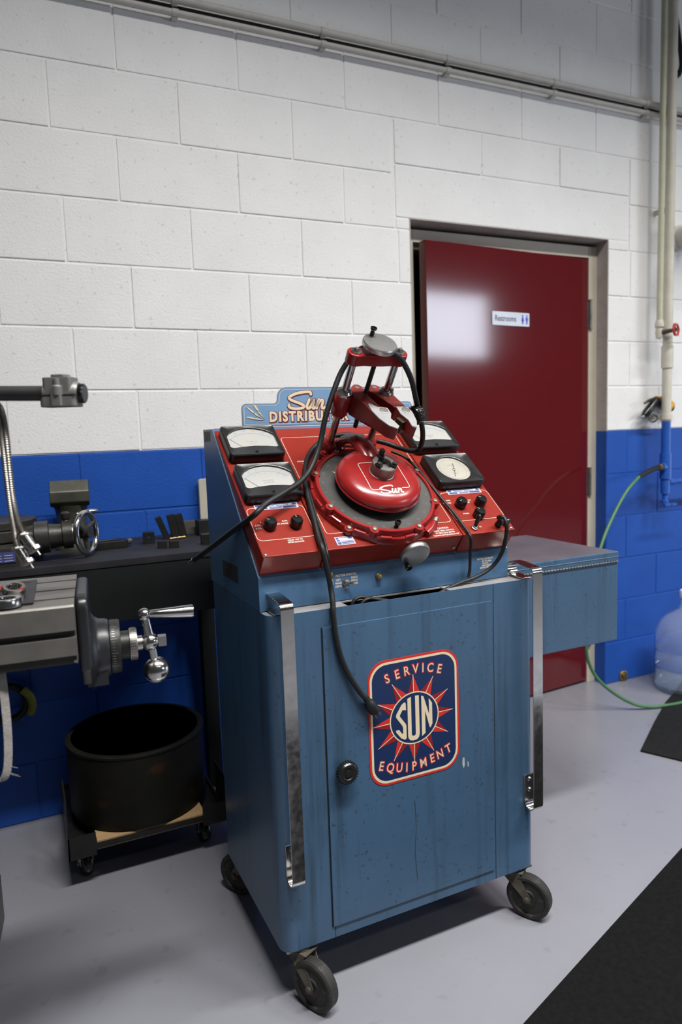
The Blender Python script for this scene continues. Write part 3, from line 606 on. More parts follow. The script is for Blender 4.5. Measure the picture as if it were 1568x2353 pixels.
def gauge(u, s, kind, txt, inner_txt):
    g_ = thing_part('gauge', dt); g_.matrix_basis = PN(u, s, 0.0)
    if kind == 'arc': win = arcw
    else: win = [(-0.001+0.0475*math.cos(2*PI*i/64), -0.002+0.0455*math.sin(2*PI*i/64)) for i in range(64)]
    mb, il = bezel(gout, win, 0.026, 0.019)
    ob('bezel', mb, BAKE, g_, sharp=50)
    ob('dial', MB().add([(x*1.03, y*1.03, 0.0195) for x, y in il], [tuple(range(len(il)))]), DIAL if kind == 'arc' else DIALO, g_)
    ik = MB()
    if kind == 'arc':
        ob('scale_arc', MB().stroke([arcpts(0.074, -0.043, -47, 43)], 0.0016, 0.0198), INKB, g_)
        tk = MB().stroke([[(R0*math.sin(math.radians(a)), -0.043+R0*math.cos(math.radians(a))) for R0 in (0.0745, 0.0775)] for a in range(-45, 44, 4)], 0.0004, 0.0197)
        ob('tick_mark', tk, INKG, g_)
        for i, nlab in enumerate(inner_txt[1]):
            a = -42+84*i/(len(inner_txt[1])-1); put_text(ik, nlab, 0.0052, 0.0825*math.sin(math.radians(a)), -0.043+0.0825*math.cos(math.radians(a)), 0.0197, 0.9, 0, -math.radians(a)*0.6)
        for i, nlab in enumerate(inner_txt[2]):
            a = -38+76*i/max(1, len(inner_txt[2])-1); put_text(ik, nlab, 0.0042, 0.067*math.sin(math.radians(a)), -0.043+0.067*math.cos(math.radians(a)), 0.0197, 0.9, 0, -math.radians(a)*0.6)
        put_text(ik, inner_txt[0][0], 0.0052, -0.001, -0.001, 0.0197, 0.9)
        put_text(ik, inner_txt[0][1], 0.0052, -0.001, -0.0085, 0.0197, 1.2)
        ob('needle', MB().stroke([[(-0.054, 0.010), (-0.026, -0.026)]], 0.0007, 0.0205), INK, g_)
        ob('zero_screw', MB().lathe([(0.0042, 0), (0.004, 0.0008), (0.0001, 0.0012)], 16), BLACK, g_, Tr((-0.002, -0.0455, 0.0245)))
    else:
        ob('scale_arc', MB().stroke([[(-0.001+0.037*math.cos(2*PI*i/48), -0.002+0.037*math.sin(2*PI*i/48)) for i in range(49)]], 0.0009, 0.0198), INKG, g_)
        tk = MB().stroke([[(-0.001+R0*math.cos(2*PI*i/40), -0.002+R0*math.sin(2*PI*i/40)) for R0 in (0.0375, 0.0395)] for i in range(40)], 0.0004, 0.0197)
        ob('tick_mark', tk, INKG, g_)
        for i in range(10):
            a = math.radians(225-30*i); put_text(ik, str(i*3), 0.0045, -0.001+0.0425*math.cos(a), -0.002+0.0415*math.sin(a), 0.0197)
        put_text(ik, 'VACUUM', 0.004, -0.001, 0.014, 0.0197); put_text(ik, 'INCHES', 0.004, -0.001, -0.018, 0.0197)
        ob('needle', MB().stroke([[(0.009, 0.020), (0.0005, -0.008), (-0.009, -0.030)]], 0.0012, 0.0207), INK, g_)
        ob('needle_hub', MB().lathe([(0.004, 0.019), (0.0038, 0.0215), (0.0001, 0.0225)], 16), STEELD, g_, Tr((0.0005, -0.004, 0)))
    ob('dial_lettering', ik, INKG, g_)
    return g_
gauge(0.079, 0.357, 'arc', '', (('DISTRIBUTOR', 'R P M'), ['0', '500', '1000', '1500', '2000', '2500'], []))
gauge(0.077, 0.2150, 'arc', '', (('CAM ANGLE', 'DEGREES'), ['0', '10', '20', '30', '40', '50', '60'], ['0', '15', '30', '45', '60', '75', '90']))
gauge(0.580, 0.353, 'arc', '', (('CONDENSER', 'TEST'), ['0', '1', '2', '3', '4', '5'], []))
gauge(0.580, 0.213, 'round', '', None)
# knobs, toggle, sockets
KN = MB().lathe([(0.0125, 0.002), (0.0142, 0.003), (0.0140, 0.007), (0.0125, 0.020), (0.0112, 0.0222), (0.0001, 0.0228)], 28)
for i in range(14): KN.cyl(0.0011, 0.006, 0.019, 6, Rz(2*PI*i/14) @ Tr((0.0130, 0, 0)), 0.0008)
KNM = KN.mesh('control_knob'); KNM.materials.append(BLACK)
for i, (u, s, a) in enumerate(((0.043, 0.0845, 1.2), (0.103, 0.0825, 0.2), (0.5445, 0.0965, 2.0), (0.6035, 0.0965, 1.0), (0.5755, 0.0555, 0.6))):
    k = ob('control_knob', KNM, None, dt, PN(u, s) @ Rz(a))
    ob('pointer_mark', MB().box(-0.0005, 0.004, 0.0222, 0.0005, 0.0105, 0.0232), WPRINT, k)
lv = thing_part('lever_switch', dt); lv.matrix_basis = PN(0.543, 0.0175)
ob('nut', MB().lathe([(0.0085, 0), (0.0085, 0.004), (0.006, 0.005), (0.006, 0.008)], 6), STEELD, lv)
ob('bat', MB().tube([(0, 0, 0.006), (0.002, 0.003, 0.014), (0.005, 0.007, 0.023), (0.008, 0.011, 0.030), (0.010, 0.0125, 0.0315)], [0.0042, 0.0048, 0.0058, 0.0060, 0.0040], 12), BLACK, lv)
for u in (0.613, 0.636): ob('lead_socket', MB().lathe([(0.0085, 0), (0.0085, 0.005), (0.0075, 0.009), (0.007, 0.018), (0.004, 0.020)], 18), BLACK, dt, PN(u, 0.0185))
# turntable
tt = thing_part('turntable', dt); tt.matrix_basis = PN(0.326, 0.154)
rp = [(0.139, 0.004), (0.139, 0.0285), (0.1395, 0.030), (0.1455, 0.030), (0.147, 0.0285), (0.148, 0.018), (0.150, 0.0145), (0.152, 0.016), (0.155, 0.018), (0.158, 0.0155), (0.160, 0.008), (0.1605, 0.0), (0.139, 0.0)]
rg = ob('ring_casting', MB().lathe(rp, 96), REDC, tt)
lobe = MB()
for k in range(8):
    a = math.radians(-159.8+45*k); T = Rz(a) @ Tr((0.1475, 0, 0))
    lobe.lathe([(0.0125, 0.0), (0.0118, 0.0275), (0.0108, 0.0295), (0.0001, 0.0297)], 20, T)
for k in range(16):
    a0 = math.radians(-159.8+22.5*k+6.5); lobe.tube([(0.1548*math.cos(a0+q), 0.1548*math.sin(a0+q), 0.0165) for q in [math.radians(9.5)*i/6 for i in range(7)]], 0.0036, 8)
ob('screw_lobe', lobe, REDC, tt)
RS = MB().lathe([(0.0062, 0), (0.0060, 0.0022), (0.0045, 0.0036), (0.0014, 0.0040)], 16).box(-0.0056, -0.0006, 0.003, 0.0056, 0.0006, 0.0043).mesh('ring_screw'); RS.materials.append(M('plated_screw', (0.52, 0.47, 0.36), 0.3, metal=0.9, var=0.2, vs=60))
for k in range(8):
    a = math.radians(-159.8+45*k); ob('ring_screw', RS, None, tt, Rz(a) @ Tr((0.1470, 0, 0.0297)) @ Rz(k*0.9))
for a_, rr_ in ((118, 0.166), (60, 0.168)): ob('flange_bolt', MB().lathe([(0.0105, 0), (0.0105, 0.011), (0.0075, 0.0115), (0.0072, 0.0145), (0.005, 0.0165), (0.0001, 0.017)], 20), REDC if a_ > 0 else BRASS, tt, Rz(math.radians(a_)) @ Tr((rr_, 0, 0.008)))
ob('flange_bolt', MB().lathe([(0.0105, 0), (0.0105, 0.011), (0.0095, 0.0125), (0.0001, 0.0125)], 20), REDC, tt, Rz(math.radians(-135.5)) @ Tr((0.1575, 0, 0.004)))
ob('flange_bolt', MB().lathe([(0.0066, 0.0125), (0.0062, 0.0150), (0.0045, 0.0168), (0.0001, 0.0172)], 18), RS.materials[0], tt, Rz(math.radians(-135.5)) @ Tr((0.1575, 0, 0.004)))
dc = ob('degree_disc', MB().lathe([(0.139, 0.0), (0.139, 0.0245), (0.1185, 0.0245), (0.1175, 0.0232), (0.1165, 0.0245), (0.0001, 0.0247)], 96), DISC, tt)
ob('degree_band', MB().lathe([(0.1385, 0.0246), (0.1205, 0.0247)], 96), DISCR, tt)
nm = MB()
for k in range(24): a = math.radians(15*k); put_text(nm, str((15*k) % 180), 0.0085, 0.128*math.cos(a), 0.128*math.sin(a), 0.0251, 0.95, 0.0, a-PI/2)
nm.stroke([[(R0*math.cos(math.radians(3*k)), R0*math.sin(math.radians(3*k))) for R0 in (0.1345, 0.138)] for k in range(120)], 0.0005, 0.0251)
ob('degree_numbers', nm, M('faded_white_print', (0.13, 0.127, 0.118), 0.6), tt)
ob('white_arrow', MB().add([(-0.088, 0.072, 0.0252), (-0.072, 0.052, 0.0252), (-0.068, 0.056, 0.0252), (-0.070, 0.060, 0.0252)], [(0, 1, 2, 3)]), WPRINT, tt)
ob('index_post', MB().lathe([(0.0052, 0.024), (0.0052, 0.036), (0.0072, 0.0375), (0.0072, 0.044), (0.005, 0.044), (0.0048, 0.040), (0.0001, 0.040)], 18), BLACK, tt, Tr((-0.004, -0.130, 0)))
dome = ob('dome_cover', MB().lathe([(0.098, 0.044), (0.1035, 0.0445), (0.1045, 0.047), (0.1030, 0.0495), (0.1015, 0.0505), (0.1025, 0.0525), (0.1015, 0.059), (0.097, 0.066), (0.088, 0.0725), (0.076, 0.0765), (0.060, 0.078), (0.031, 0.0782), (0.0305, 0.074)], 72), REDC, dt, PN(0.326, 0.154))
dl = rrect(-0.050, -0.058, 0.050, 0.034, 0.007, 5)
i0 = min(range(len(dl)), key=lambda i: math.hypot(dl[i][0]-0.05, dl[i][1]+0.058))
path = [(0.028, -0.058), (0.043, -0.058), (0.047, -0.0570), (0.049, -0.0555), (0.050, -0.051), (0.050, 0.027), (0.048, 0.032), (0.043, 0.034), (-0.043, 0.034), (-0.048, 0.032), (-0.050, 0.027), (-0.050, -0.051), (-0.048, -0.056), (-0.043, -0.058), (-0.030, -0.058)]
fine = []
for i in range(len(path)-1):
    nst = max(1, int(math.hypot(path[i+1][0]-path[i][0], path[i+1][1]-path[i][1])/0.006))
    for j in range(nst): fine.append((path[i][0]+(path[i+1][0]-path[i][0])*j/nst, path[i][1]+(path[i+1][1]-path[i][1])*j/nst))
fine.append(path[-1])
dpz = [(0.060, 0.078), (0.076, 0.0765), (0.088, 0.0725), (0.097, 0.066), (0.1015, 0.059)]
def domez(x, y):
    R = math.hypot(x, y)
    if R <= 0.06: return 0.0782
    for (ra, za), (rb_, zb_) in zip(dpz, dpz[1:]):
        if R <= rb_: return za+(zb_-za)*(R-ra)/(rb_-ra)
    return 0.059
SUN_S = [[(1055,168),(1050,145),(1020,136),(960,139),(880,152),(810,172),(758,200),(748,216),(765,238),(830,264),(900,288),(945,312),(950,332),(925,346),(870,355),(810,354),(758,340),(738,322),(742,306)],
         [(1030,238),(1010,280),(992,325),(1000,350),(1025,348),(1060,315),(1085,275),(1100,240)], [(1100,240),(1085,285),(1072,335),(1085,352),(1112,340)],
         [(1168,236),(1150,290),(1130,350)], [(1140,320),(1165,275),(1198,246),(1222,246),(1226,265),(1210,310),(1206,342),(1228,350),(1248,340)]]
def sun_strokes(sc, ox, oy):
    return [[((x-985)*sc+ox, -(y+0.012*(x-985)-245)*sc+oy) for x, y, z in [(p.x, p.y, 0) for p in smooth([(a, b_, 0) for a, b_ in L], 5)]] for L in SUN_S]
def lift(mb, dz):
    mb.v = [Vector((p.x, p.y, domez(p.x, p.y)+dz)) for p in mb.v]; return mb
ob('dome_line', lift(MB().stroke([fine], 0.0017, 0), 0.0006), WPRINT, dome)
ob('script_lettering', lift(MB().stroke(sun_strokes(0.000108, -0.003, -0.060), 0.0042, 0), 0.0007), WPRINT, dome, clean=True)
gn = MB()
gp_ = smooth([(-0.030, 0.168, 0.030), (-0.024, 0.158, 0.050), (-0.012, 0.138, 0.068), (-0.005, 0.110, 0.0745), (0.0, 0.075, 0.0715), (0.0, 0.055, 0.066)], 5)
K = 10; o_ = []
for i, p in enumerate(gp_):
    t = (gp_[min(i+1, len(gp_)-1)]-gp_[max(i-1, 0)]).normalized(); side = t.cross(Vector((0, 0, 1))).normalized(); up = side.cross(t)
    wv = 0.020+0.006*min(1, i/12); 
    for k in range(12):
        q = 2*PI*k/12; gn.v.append(p+side*wv*math.cos(q)+up*0.0115*math.sin(q))
for i in range(len(gp_)-1):
    for k in range(12): gn.f.append((i*12+k, i*12+(k+1) % 12, (i+1)*12+(k+1) % 12, (i+1)*12+k))
gn.f += [tuple(range(12)), tuple(range((len(gp_)-1)*12, len(gp_)*12))[::-1]]
gn.lathe([(0.020, 0.0), (0.020, 0.026), (0.017, 0.029), (0.0001, 0.030)], 24, Tr((-0.032, 0.170, 0)))
ob('dome_bracket', gn, REDC, tt)
ob('bracket_bolt', MB().lathe([(0.010, 0), (0.010, 0.002), (0.007, 0.0025), (0.007, 0.007), (0.0001, 0.008)], 12), STEELD, tt, Tr((-0.030, 0.175, 0.030)))
ch = thing_part('chuck', dt); ch.matrix_basis = PN(0.326, 0.154, 0.078)
ob('chuck_body', MB().lathe([(0.0305, -0.003), (0.0305, 0.0005), (0.0290, 0.001), (0.0290, 0.025), (0.0275, 0.027), (0.0175, 0.027), (0.0170, 0.014), (0.0001, 0.014)], 40), CHUCK, ch)
for a_, hh in ((95, 0.049), (205, 0.037), (325, 0.038)):
    jb = MB().prism([(0.0165, -0.0075), (0.0270, -0.0085), (0.0290, 0.0), (0.0270, 0.0085), (0.0165, 0.0075), (0.011, 0.0)], 0.020, 0.033, Rz(math.radians(a_))).prism([(0.017, -0.0045), (0.0265, -0.0050), (0.0280, 0.0), (0.0265, 0.0050), (0.017, 0.0045)], 0.033, hh, Rz(math.radians(a_)))
    ob('chuck_jaw', jb, BLKST, ch, bevel=0.0008, seg=1)
# guide posts, crossbar, carriage with clamp arms
for u in (0.2660, 0.3770):
    ob('post_socket', MB().lathe([(0.026, 0.0), (0.0255, 0.010), (0.0195, 0.016), (0.0185, 0.037), (0.0165, 0.040), (0.0001, 0.040)], 28), REDC, dt, PN(u, 0.318))
    ob('guide_post', MB().cyl(0.0088, 0.036, 0.272, 24), CHROME, dt, PN(u, 0.318))
    ob('post_flange', MB().prism(rrect(-0.022, -0.045, 0.022, 0.0, 0.010), 0.0, 0.014), REDC, dt, PN(u, 0.318), bevel=0.003)
    ob('flange_bolt', MB().lathe([(0.008, 0), (0.0075, 0.003), (0.004, 0.0055), (0.0001, 0.006)], 14), STEELD, dt, PN(u-0.004, 0.287, 0.014))
cbar = MB()
cbp = []
for u0, a0, a1, rr_ in ((0.0565, -PI/2, PI/2, 0.0195), (-0.0565, PI/2, 3*PI/2, 0.0195)):
    for i in range(11): q_ = a0+(a1-a0)*i/10; cbp.append((u0+rr_*math.cos(q_), rr_*math.sin(q_)))
    s_ = 1 if a0 > 0 else -1
    cbp += ([(0.034, 0.016), (0.015, 0.021), (-0.015, 0.021), (-0.034, 0.016)] if a0 < 0 else [(-0.034, -0.016), (-0.015, -0.018), (0.015, -0.018), (0.034, -0.016)])
cbo = ob('crossbar', MB().prism(cbp, 0.268, 0.297), REDC, dt, PN(0.3215, 0.318), bevel=0.003, seg=3)
for u in (-0.0560, 0.0560):
    ob('washer', MB().lathe([(0.013, 0), (0.013, 0.002), (0.0001, 0.002)], 28), STEEL, cbo, Tr((u, 0, 0.297)))
    ob('bolt', MB().lathe([(0.0062, 0), (0.0062, 0.006), (0.005, 0.0075), (0.0001, 0.0078)], 6), STEELD, cbo, Tr((u, 0, 0.299)))
thr = MB()
zz = [0.085+0.001*i for i in range(200)]
thr.lathe([(0.0058 if (i//2) % 2 else 0.0050, z_) for i, z_ in enumerate(zz)], 14)
ob('lead_screw', thr, BLKST, dt, PN(0.3215, 0.3165))
hwl = ob('hand_wheel', MB().lathe([(0.010, 0.297), (0.010, 0.306), (0.034, 0.3075), (0.0395, 0.3095), (0.0405, 0.312), (0.0405, 0.3195), (0.0385, 0.322), (0.0001, 0.3228)], 48), ALU, dt, PN(0.3195, 0.318))
ob('crank_knob', MB().lathe([(0.0055, 0.3225), (0.0050, 0.335), (0.0075, 0.338), (0.0078, 0.342), (0.0050, 0.342), (0.0045, 0.340), (0.0001, 0.340)], 18), BLACK, hwl, Tr((-0.010, 0.028, 0)))
cg = MB()
for u in (0.2660, 0.3770): cg.lathe([(0.0195, 0.128), (0.0205, 0.131), (0.0205, 0.178), (0.0190, 0.181)], 28, Tr((u, 0.318, 0)))
cg.box(0.284, 0.323, 0.138, 0.360, 0.345, 0.178)
ob('carriage', cg, REDC, dt, MPn, bevel=0)
for u in (0.2660, 0.3770):
    ob('carriage_nut', MB().lathe([(0.0195, 0.181), (0.0195, 0.189), (0.0150, 0.194), (0.0092, 0.195)], 8), STEEL, dt, PN(u, 0.318))
    ob('carriage_bush', MB().lathe([(0.0092, 0.119), (0.0150, 0.120), (0.0165, 0.128)], 24), STEEL, dt, PN(u, 0.318))
LA = [(0.2845, 0.300), (0.2845, 0.322), (0.296, 0.344), (0.305, 0.351), (0.315, 0.350), (0.322, 0.340), (0.318, 0.318), (0.327, 0.290), (0.338, 0.254), (0.349, 0.249), (0.3495, 0.228), (0.340, 0.210), (0.3445, 0.196), (0.349, 0.180), (0.341, 0.172), (0.324, 0.184), (0.310, 0.212), (0.304, 0.240), (0.300, 0.268)]
RA = [(0.331, 0.325), (0.338, 0.342), (0.350, 0.350), (0.362, 0.347), (0.372, 0.338), (0.390, 0.312), (0.398, 0.280), (0.403, 0.254), (0.408, 0.234), (0.403, 0.198), (0.392, 0.174), (0.381, 0.180), (0.3825, 0.202), (0.373, 0.226), (0.374, 0.254), (0.362, 0.275), (0.345, 0.305)]
for nm_, P, pin, hole in (('left', LA, (0.306, 0.337), (0.3345, 0.2395)), ('right', RA, (0.3525, 0.337), (0.3925, 0.2385))):
    pm = MB().prism(P, 0.0, 0.1875)
    for q_ in pm.v:
        if q_.z < 0.1: q_.z = 0.134+0.022*min(1, max(0, (0.285-q_.y)/0.05))**1.5
    arm = ob('clamp_arm', pm, REDA, dt, MPn, bevel=0.002, seg=2)
    jp = [p for p in P if p[1] < 0.262]
    if nm_ == 'left': jp = [(0.304, 0.266), (0.311, 0.270), (0.317, 0.262), (0.3255, 0.254)] + [p for p in P if p[1] < 0.256]
    else: jp = [(0.374, 0.2545), (0.402, 0.2545)] + [p for p in P if p[1] < 0.2535]
    cxm = sum(p[0] for p in jp)/len(jp); cym = sum(p[1] for p in jp)/len(jp)
    jp.sort(key=lambda p: math.atan2(p[1]-cym, p[0]-cxm)) if nm_ == 'x' else None
    ob('jaw_plate', MB().prism(jp, 0.1873, 0.1905), JAW, arm, None, bevel=0.0005, seg=1)
    ob('jaw_rivet', MB().lathe([(0.0105, 0.1905), (0.0103, 0.1915), (0.0088, 0.1918), (0.0085, 0.1912), (0.0001, 0.1914)], 28), STEELD, arm, Tr((hole[0], hole[1], 0)))
    ob('pivot_pin', MB().lathe([(0.0062, 0.187), (0.0060, 0.1885), (0.0001, 0.189)], 18), STEELD, arm, Tr((pin[0], pin[1], 0)))
ob('clamp_spindle', MB().tube([MPn @ Vector(p) for p in ((0.335, 0.2150, 0.165), (0.430, 0.2490, 0.165))], 0.0052, 14), BRASS, dt)
ob('gripped_block', MB().prism([(0.362, 0.222), (0.380, 0.228), (0.387, 0.208), (0.370, 0.202)], 0.150, 0.182, MPn), M('dark_oily_bronze', (0.055, 0.045, 0.028), 0.4, metal=0.6, var=0.3), dt, bevel=0.001)
kd = Vector((0.095, 0.034, 0)).normalized(); TK = MPn @ along((0.4135, 0.2432, 0.167), kd) @ Matrix.Scale(1.14, 4)
kn = MB().lathe([(0.0080, 0.0), (0.0080, 0.010), (0.0165, 0.011), (0.0185, 0.014), (0.0185, 0.026), (0.0165, 0.029), (0.0001, 0.030)], 32)
for i in range(22): kn.box(-0.0014, 0.0175, 0.013, 0.0014, 0.0200, 0.027, Rz(2*PI*i/22))
ob('clamp_knob', kn, BAKE, dt, TK)
ob('set_screw', MB().cyl(0.0030, 0.186, 0.206, 10).cyl(0.0055, 0.186, 0.191, 6).lathe([(0.0030, 0.198), (0.0045, 0.200), (0.0045, 0.205)], 10), STEELD, dt, PN(0.382, 0.305))
# header sign
sgp = [(0.0805, 1.2795), (0.0805, 1.325)]
sgp += [(0.0925-0.012*math.cos(PI/2*i/5), 1.3255+0.012*math.sin(PI/2*i/5)) for i in range(1, 6)]
sgp += [(0.166, 1.3375)] + [(0.166+0.010*math.sin(PI/2*i/4), 1.3475-0.010*math.cos(PI/2*i/4)) for i in range(1, 5)]
sgp += [(0.202-0.026*math.cos(PI/2*i/6), 1.352+0.026*math.sin(PI/2*i/6)) for i in range(1, 7)]
sgp = sgp + [(0.655-x, z) for x, z in sgp[::-1]]
cxs, czs = 0.3275, 1.325
def inset(P, d):
    out = []; n = len(P)
    for i in range(n):
        a, b_, c_ = Vector(P[i-1]), Vector(P[i]), Vector(P[(i+1) % n])
        e1 = (b_-a).normalized(); e2 = (c_-b_).normalized(); n1 = Vector((e1.y, -e1.x)); n2 = Vector((e2.y, -e2.x)); m_ = (n1+n2)
        m_ = m_/max(0.6, m_.length_squared/2) if m_.length > 1e-6 else n1
        out.append(tuple(b_+m_*d))
    return out
TS = Matrix(((1,0,0,0),(0,0,-1,0.366),(0,1,0,0),(0,0,0,1)))
hs = ob('header_sign', MB().prism(sgp, -0.0015, 0.0015, TS), SIGNE, dt)
i1 = inset(sgp, 0.0018); i2, i3 = inset(sgp, 0.0050), inset(sgp, 0.0064)
def flat(P, z, T):
    me = MB().add([(x, y, z) for x, y in P], [tuple(range(len(P)))], T).mesh('sign_face', clean=False); return tri_mesh(me)
ob('sign_face', flat(i1, 0.0019, TS), SIGNB, hs)
n = len(i2); bd = MB().add([(x, y, 0.0022) for x, y in i2]+[(x, y, 0.0022) for x, y in i3], [(k, (k+1) % n, n+(k+1) % n, n+k) for k in range(n)], TS)
ob('sign_border', bd, M('silver_sign_line', (0.48, 0.50, 0.50), 0.4), hs)
tw_ = text_mesh('DISTRIBUTOR TESTER', 0.0345, 1.0, 0.0016, space=1.22); TXS = 0.355/(max(v.x for v in tw_.v)-min(v.x for v in tw_.v))
TXT = MB(); TXO = MB()
put_text(TXT, 'DISTRIBUTOR TESTER', 0.0345, 0.3285, 1.3025, 0.0027, TXS, 0.0016, T=TS, space=1.22); put_text(TXO, 'DISTRIBUTOR TESTER', 0.0345, 0.3293, 1.3015, 0.0023, TXS, 0.0038, T=TS, space=1.22)
ob('lettering', TXT, CREAM, hs); ob('lettering_outline', TXO, MARO, hs)
S1 = sun_strokes(0.000198, 0.2555, 1.3445); S0 = [[(x+0.0006, y-0.0008) for x, y in L] for L in S1]
ob('script_lettering', MB().stroke(S1, 0.0072, 0.0031, TS), CREAM, hs); ob('script_outline', MB().stroke(S0, 0.0112, 0.0026, TS), MARO, hs)
ob('script_flourish', MB().stroke([[(0.3075, 1.3235), (0.345, 1.3275), (0.40, 1.3335)]], 0.0012, 0.0027, TS), MARO, hs)
bolt_c, bolt_o = MB(), MB()
BO = [[(0.092, 1.3285), (0.097, 1.3285), (0.1100, 1.3195), (0.1110, 1.3165), (0.1195, 1.3115), (0.1225, 1.3075), (0.1380, 1.2970), (0.1160, 1.3085), (0.1130, 1.3125), (0.1060, 1.3160), (0.1030, 1.3195)],
      [(0.111, 1.3355), (0.1165, 1.3345), (0.1240, 1.3230), (0.1245, 1.3190), (0.1305, 1.3115), (0.1400, 1.2975), (0.1235, 1.3150), (0.1235, 1.3185), (0.1180, 1.3225)],
      [(0.0930, 1.3055), (0.1075, 1.3040), (0.1105, 1.3015), (0.1200, 1.3010), (0.1380, 1.2960), (0.1190, 1.2975), (0.1080, 1.2985), (0.1050, 1.3005), (0.0935, 1.3020)]]
for P in BO:
    bolt_c.add([(x, y, 0.0028) for x, y in P], [tuple(range(len(P)))], TS)
    bolt_o.add([(x+0.0009, y-0.0013, 0.0024) for x, y in inset(P[::-1], 0.0) ], [tuple(range(len(P)))], TS)
ob('lightning_bolt', tri_mesh(bolt_c.mesh('lightning_bolt', clean=False)), CREAM, hs); ob('bolt_backing', tri_mesh(bolt_o.mesh('bolt_backing', clean=False)), MARO, hs)  # maroon print, an offset copy behind each cream bolt
# speed control hand wheel on the apron
sp = MPn @ Tr((0.361, -0.0005, -0.0150)) @ Rx(PI/2)
sw_ = ob('speed_wheel', MB().lathe([(0.009, 0.0), (0.009, 0.018), (0.031, 0.019), (0.0350, 0.021), (0.0360, 0.024), (0.0355, 0.031), (0.0335, 0.0335), (0.0001, 0.0342)], 48), ALU, dt, sp)
ob('crank_knob', MB().lathe([(0.006, 0.033), (0.006, 0.040), (0.0082, 0.042), (0.0080, 0.048), (0.0055, 0.049), (0.005, 0.0465), (0.0001, 0.0465)], 18), BLACK, sw_, Tr((-0.017, -0.023, 0)))
ob('vernier_lever', MB().tube([MPn @ Vector(p) for p in ((0.400, 0.009, 0.010), (0.417, 0.020, 0.012), (0.436, 0.040, 0.013))], [0.008, 0.0085, 0.008], 14), REDC, dt)
ob('vernier_tip', MB().tube([MPn @ Vector(p) for p in ((0.434, 0.037, 0.013), (0.443, 0.047, 0.0135))], 0.0088, 16), STEELD, dt)
ob('vernier_stub', MB().tube([MPn @ Vector(p) for p in ((0.447, 0.056, 0.0), (0.447, 0.056, 0.014))], [0.0065, 0.006], 14), REDC, dt)
# cables that belong to the tester
def cable(name, pts, rad, mat=RUBBER, k=6, n_=10): return ob(name, MB().tube(smooth(pts, k), rad, n_), mat, dt)
CA = [(-0.06, 0.3756, 0.9547), (-0.045, 0.3224, 0.9799), (-0.02, 0.260, 1.0154), (-0.005, 0.165, 1.0553), (0.002, 0.068, 1.0899), (0.0342, 0.0790, 1.1110), (0.0821, 0.0985, 1.1300), (0.1338, 0.1239, 1.151), (0.1721, 0.1486, 1.1796), (0.2034, 0.1655, 1.2313), (0.2231, 0.1715, 1.2936), (0.2501, 0.1770, 1.357), (0.2774, 0.1780, 1.4087), (0.305, 0.152, 1.4480), (0.330, 0.100, 1.4530)]
CA2 = [(0.3491, 0.0658, 1.4331), (0.3744, 0.0672, 1.4151), (0.401, 0.0748, 1.3764), (0.425, 0.095, 1.3318), (0.4505, 0.1250, 1.302), (0.4695, 0.1410, 1.2603), (0.4837, 0.1652, 1.2311), (0.4808, 0.178, 1.2094), (0.4692, 0.197, 1.2053), (0.4492, 0.2282, 1.2148), (0.4278, 0.2466, 1.2256), (0.4028, 0.2562, 1.2332)]
vac = cable('vacuum_hose', CA+CA2, 0.0066, n_=12)
ob('hose_tip', MB().tube([(-0.0595, 0.373, 0.9560), (-0.066, 0.397, 0.9420)], [0.0070, 0.0050], 12), STEELD, vac)
CB = [(0.3726, 0.2703, 1.2444), (0.3286, 0.2760, 1.2515), (0.2878, 0.2784, 1.2485), (0.2478, 0.2728, 1.2336), (0.2145, 0.2551, 1.2093), (0.1877, 0.2209, 1.1796), (0.1704, 0.1848, 1.1508), (0.1573, 0.1382, 1.1138), (0.147, 0.0849, 1.0714), (0.1367, 0.0379, 1.034), (0.1327, 0.009, 1.0131), (0.1385, 0.004, 0.9759), (0.1480, 0.008, 0.9303), (0.1455, -0.006, 0.8959), (0.1428, -0.012, 0.8732), (0.1472, -0.012, 0.8267), (0.1576, -0.012, 0.7768), (0.1758, -0.012, 0.7327), (0.1974, -0.015, 0.6942), (0.2133, -0.016, 0.6736)]
pc = cable('power_cord', CB, 0.0062, n_=12)
dvec = Vector((0.0279, 0.0015, -0.0425)).normalized()
P0_ = Vector((0.2125, -0.016, 0.6750))
ob('plug', MB().tube([P0_, P0_+dvec*0.010, P0_+dvec*0.013, P0_+dvec*0.022, P0_+dvec*0.040, P0_+dvec*0.043], [0.0075, 0.0085, 0.0110, 0.0135, 0.0130, 0.0105], 14), RUBBER, pc)
pr = MB(); sd = dvec.cross(Vector((0, 1, 0))).normalized()
for sg in (-1, 1): pr.tube([P0_+dvec*0.042+sd*0.0055*sg, P0_+dvec*0.058+sd*0.0055*sg], [0.0022, 0.0020], 6)
ob('plug_blade', pr, BRASS, pc)
CCp = [(0.2145, 0.2531, 1.2053), (0.1830, 0.215, 1.173), (0.1717, 0.1756, 1.141), (0.1619, 0.12, 1.0968), (0.1542, 0.0736, 1.0573), (0.1486, 0.0308, 1.0232), (0.1437, 0.008, 0.9993), (0.1494, 0.014, 0.974), (0.1550, 0.022, 0.9568)]
tl = cable('test_lead', CCp, 0.0030)
ob('lead_clip', MB().tube([(0.1545, 0.022, 0.958), (0.1565, 0.024, 0.950), (0.1580, 0.026, 0.944)], [0.0045, 0.0060, 0.0045], 10), BRASS, tl)
ob('lead_tip', MB().tube([(0.1575, 0.026, 0.945), (0.1610, 0.031, 0.930), (0.1649, 0.036, 0.9155)], [0.0038, 0.0045, 0.0020], 10), M('pale_metal_tip', (0.6, 0.58, 0.54), 0.35, metal=0.5), tl)
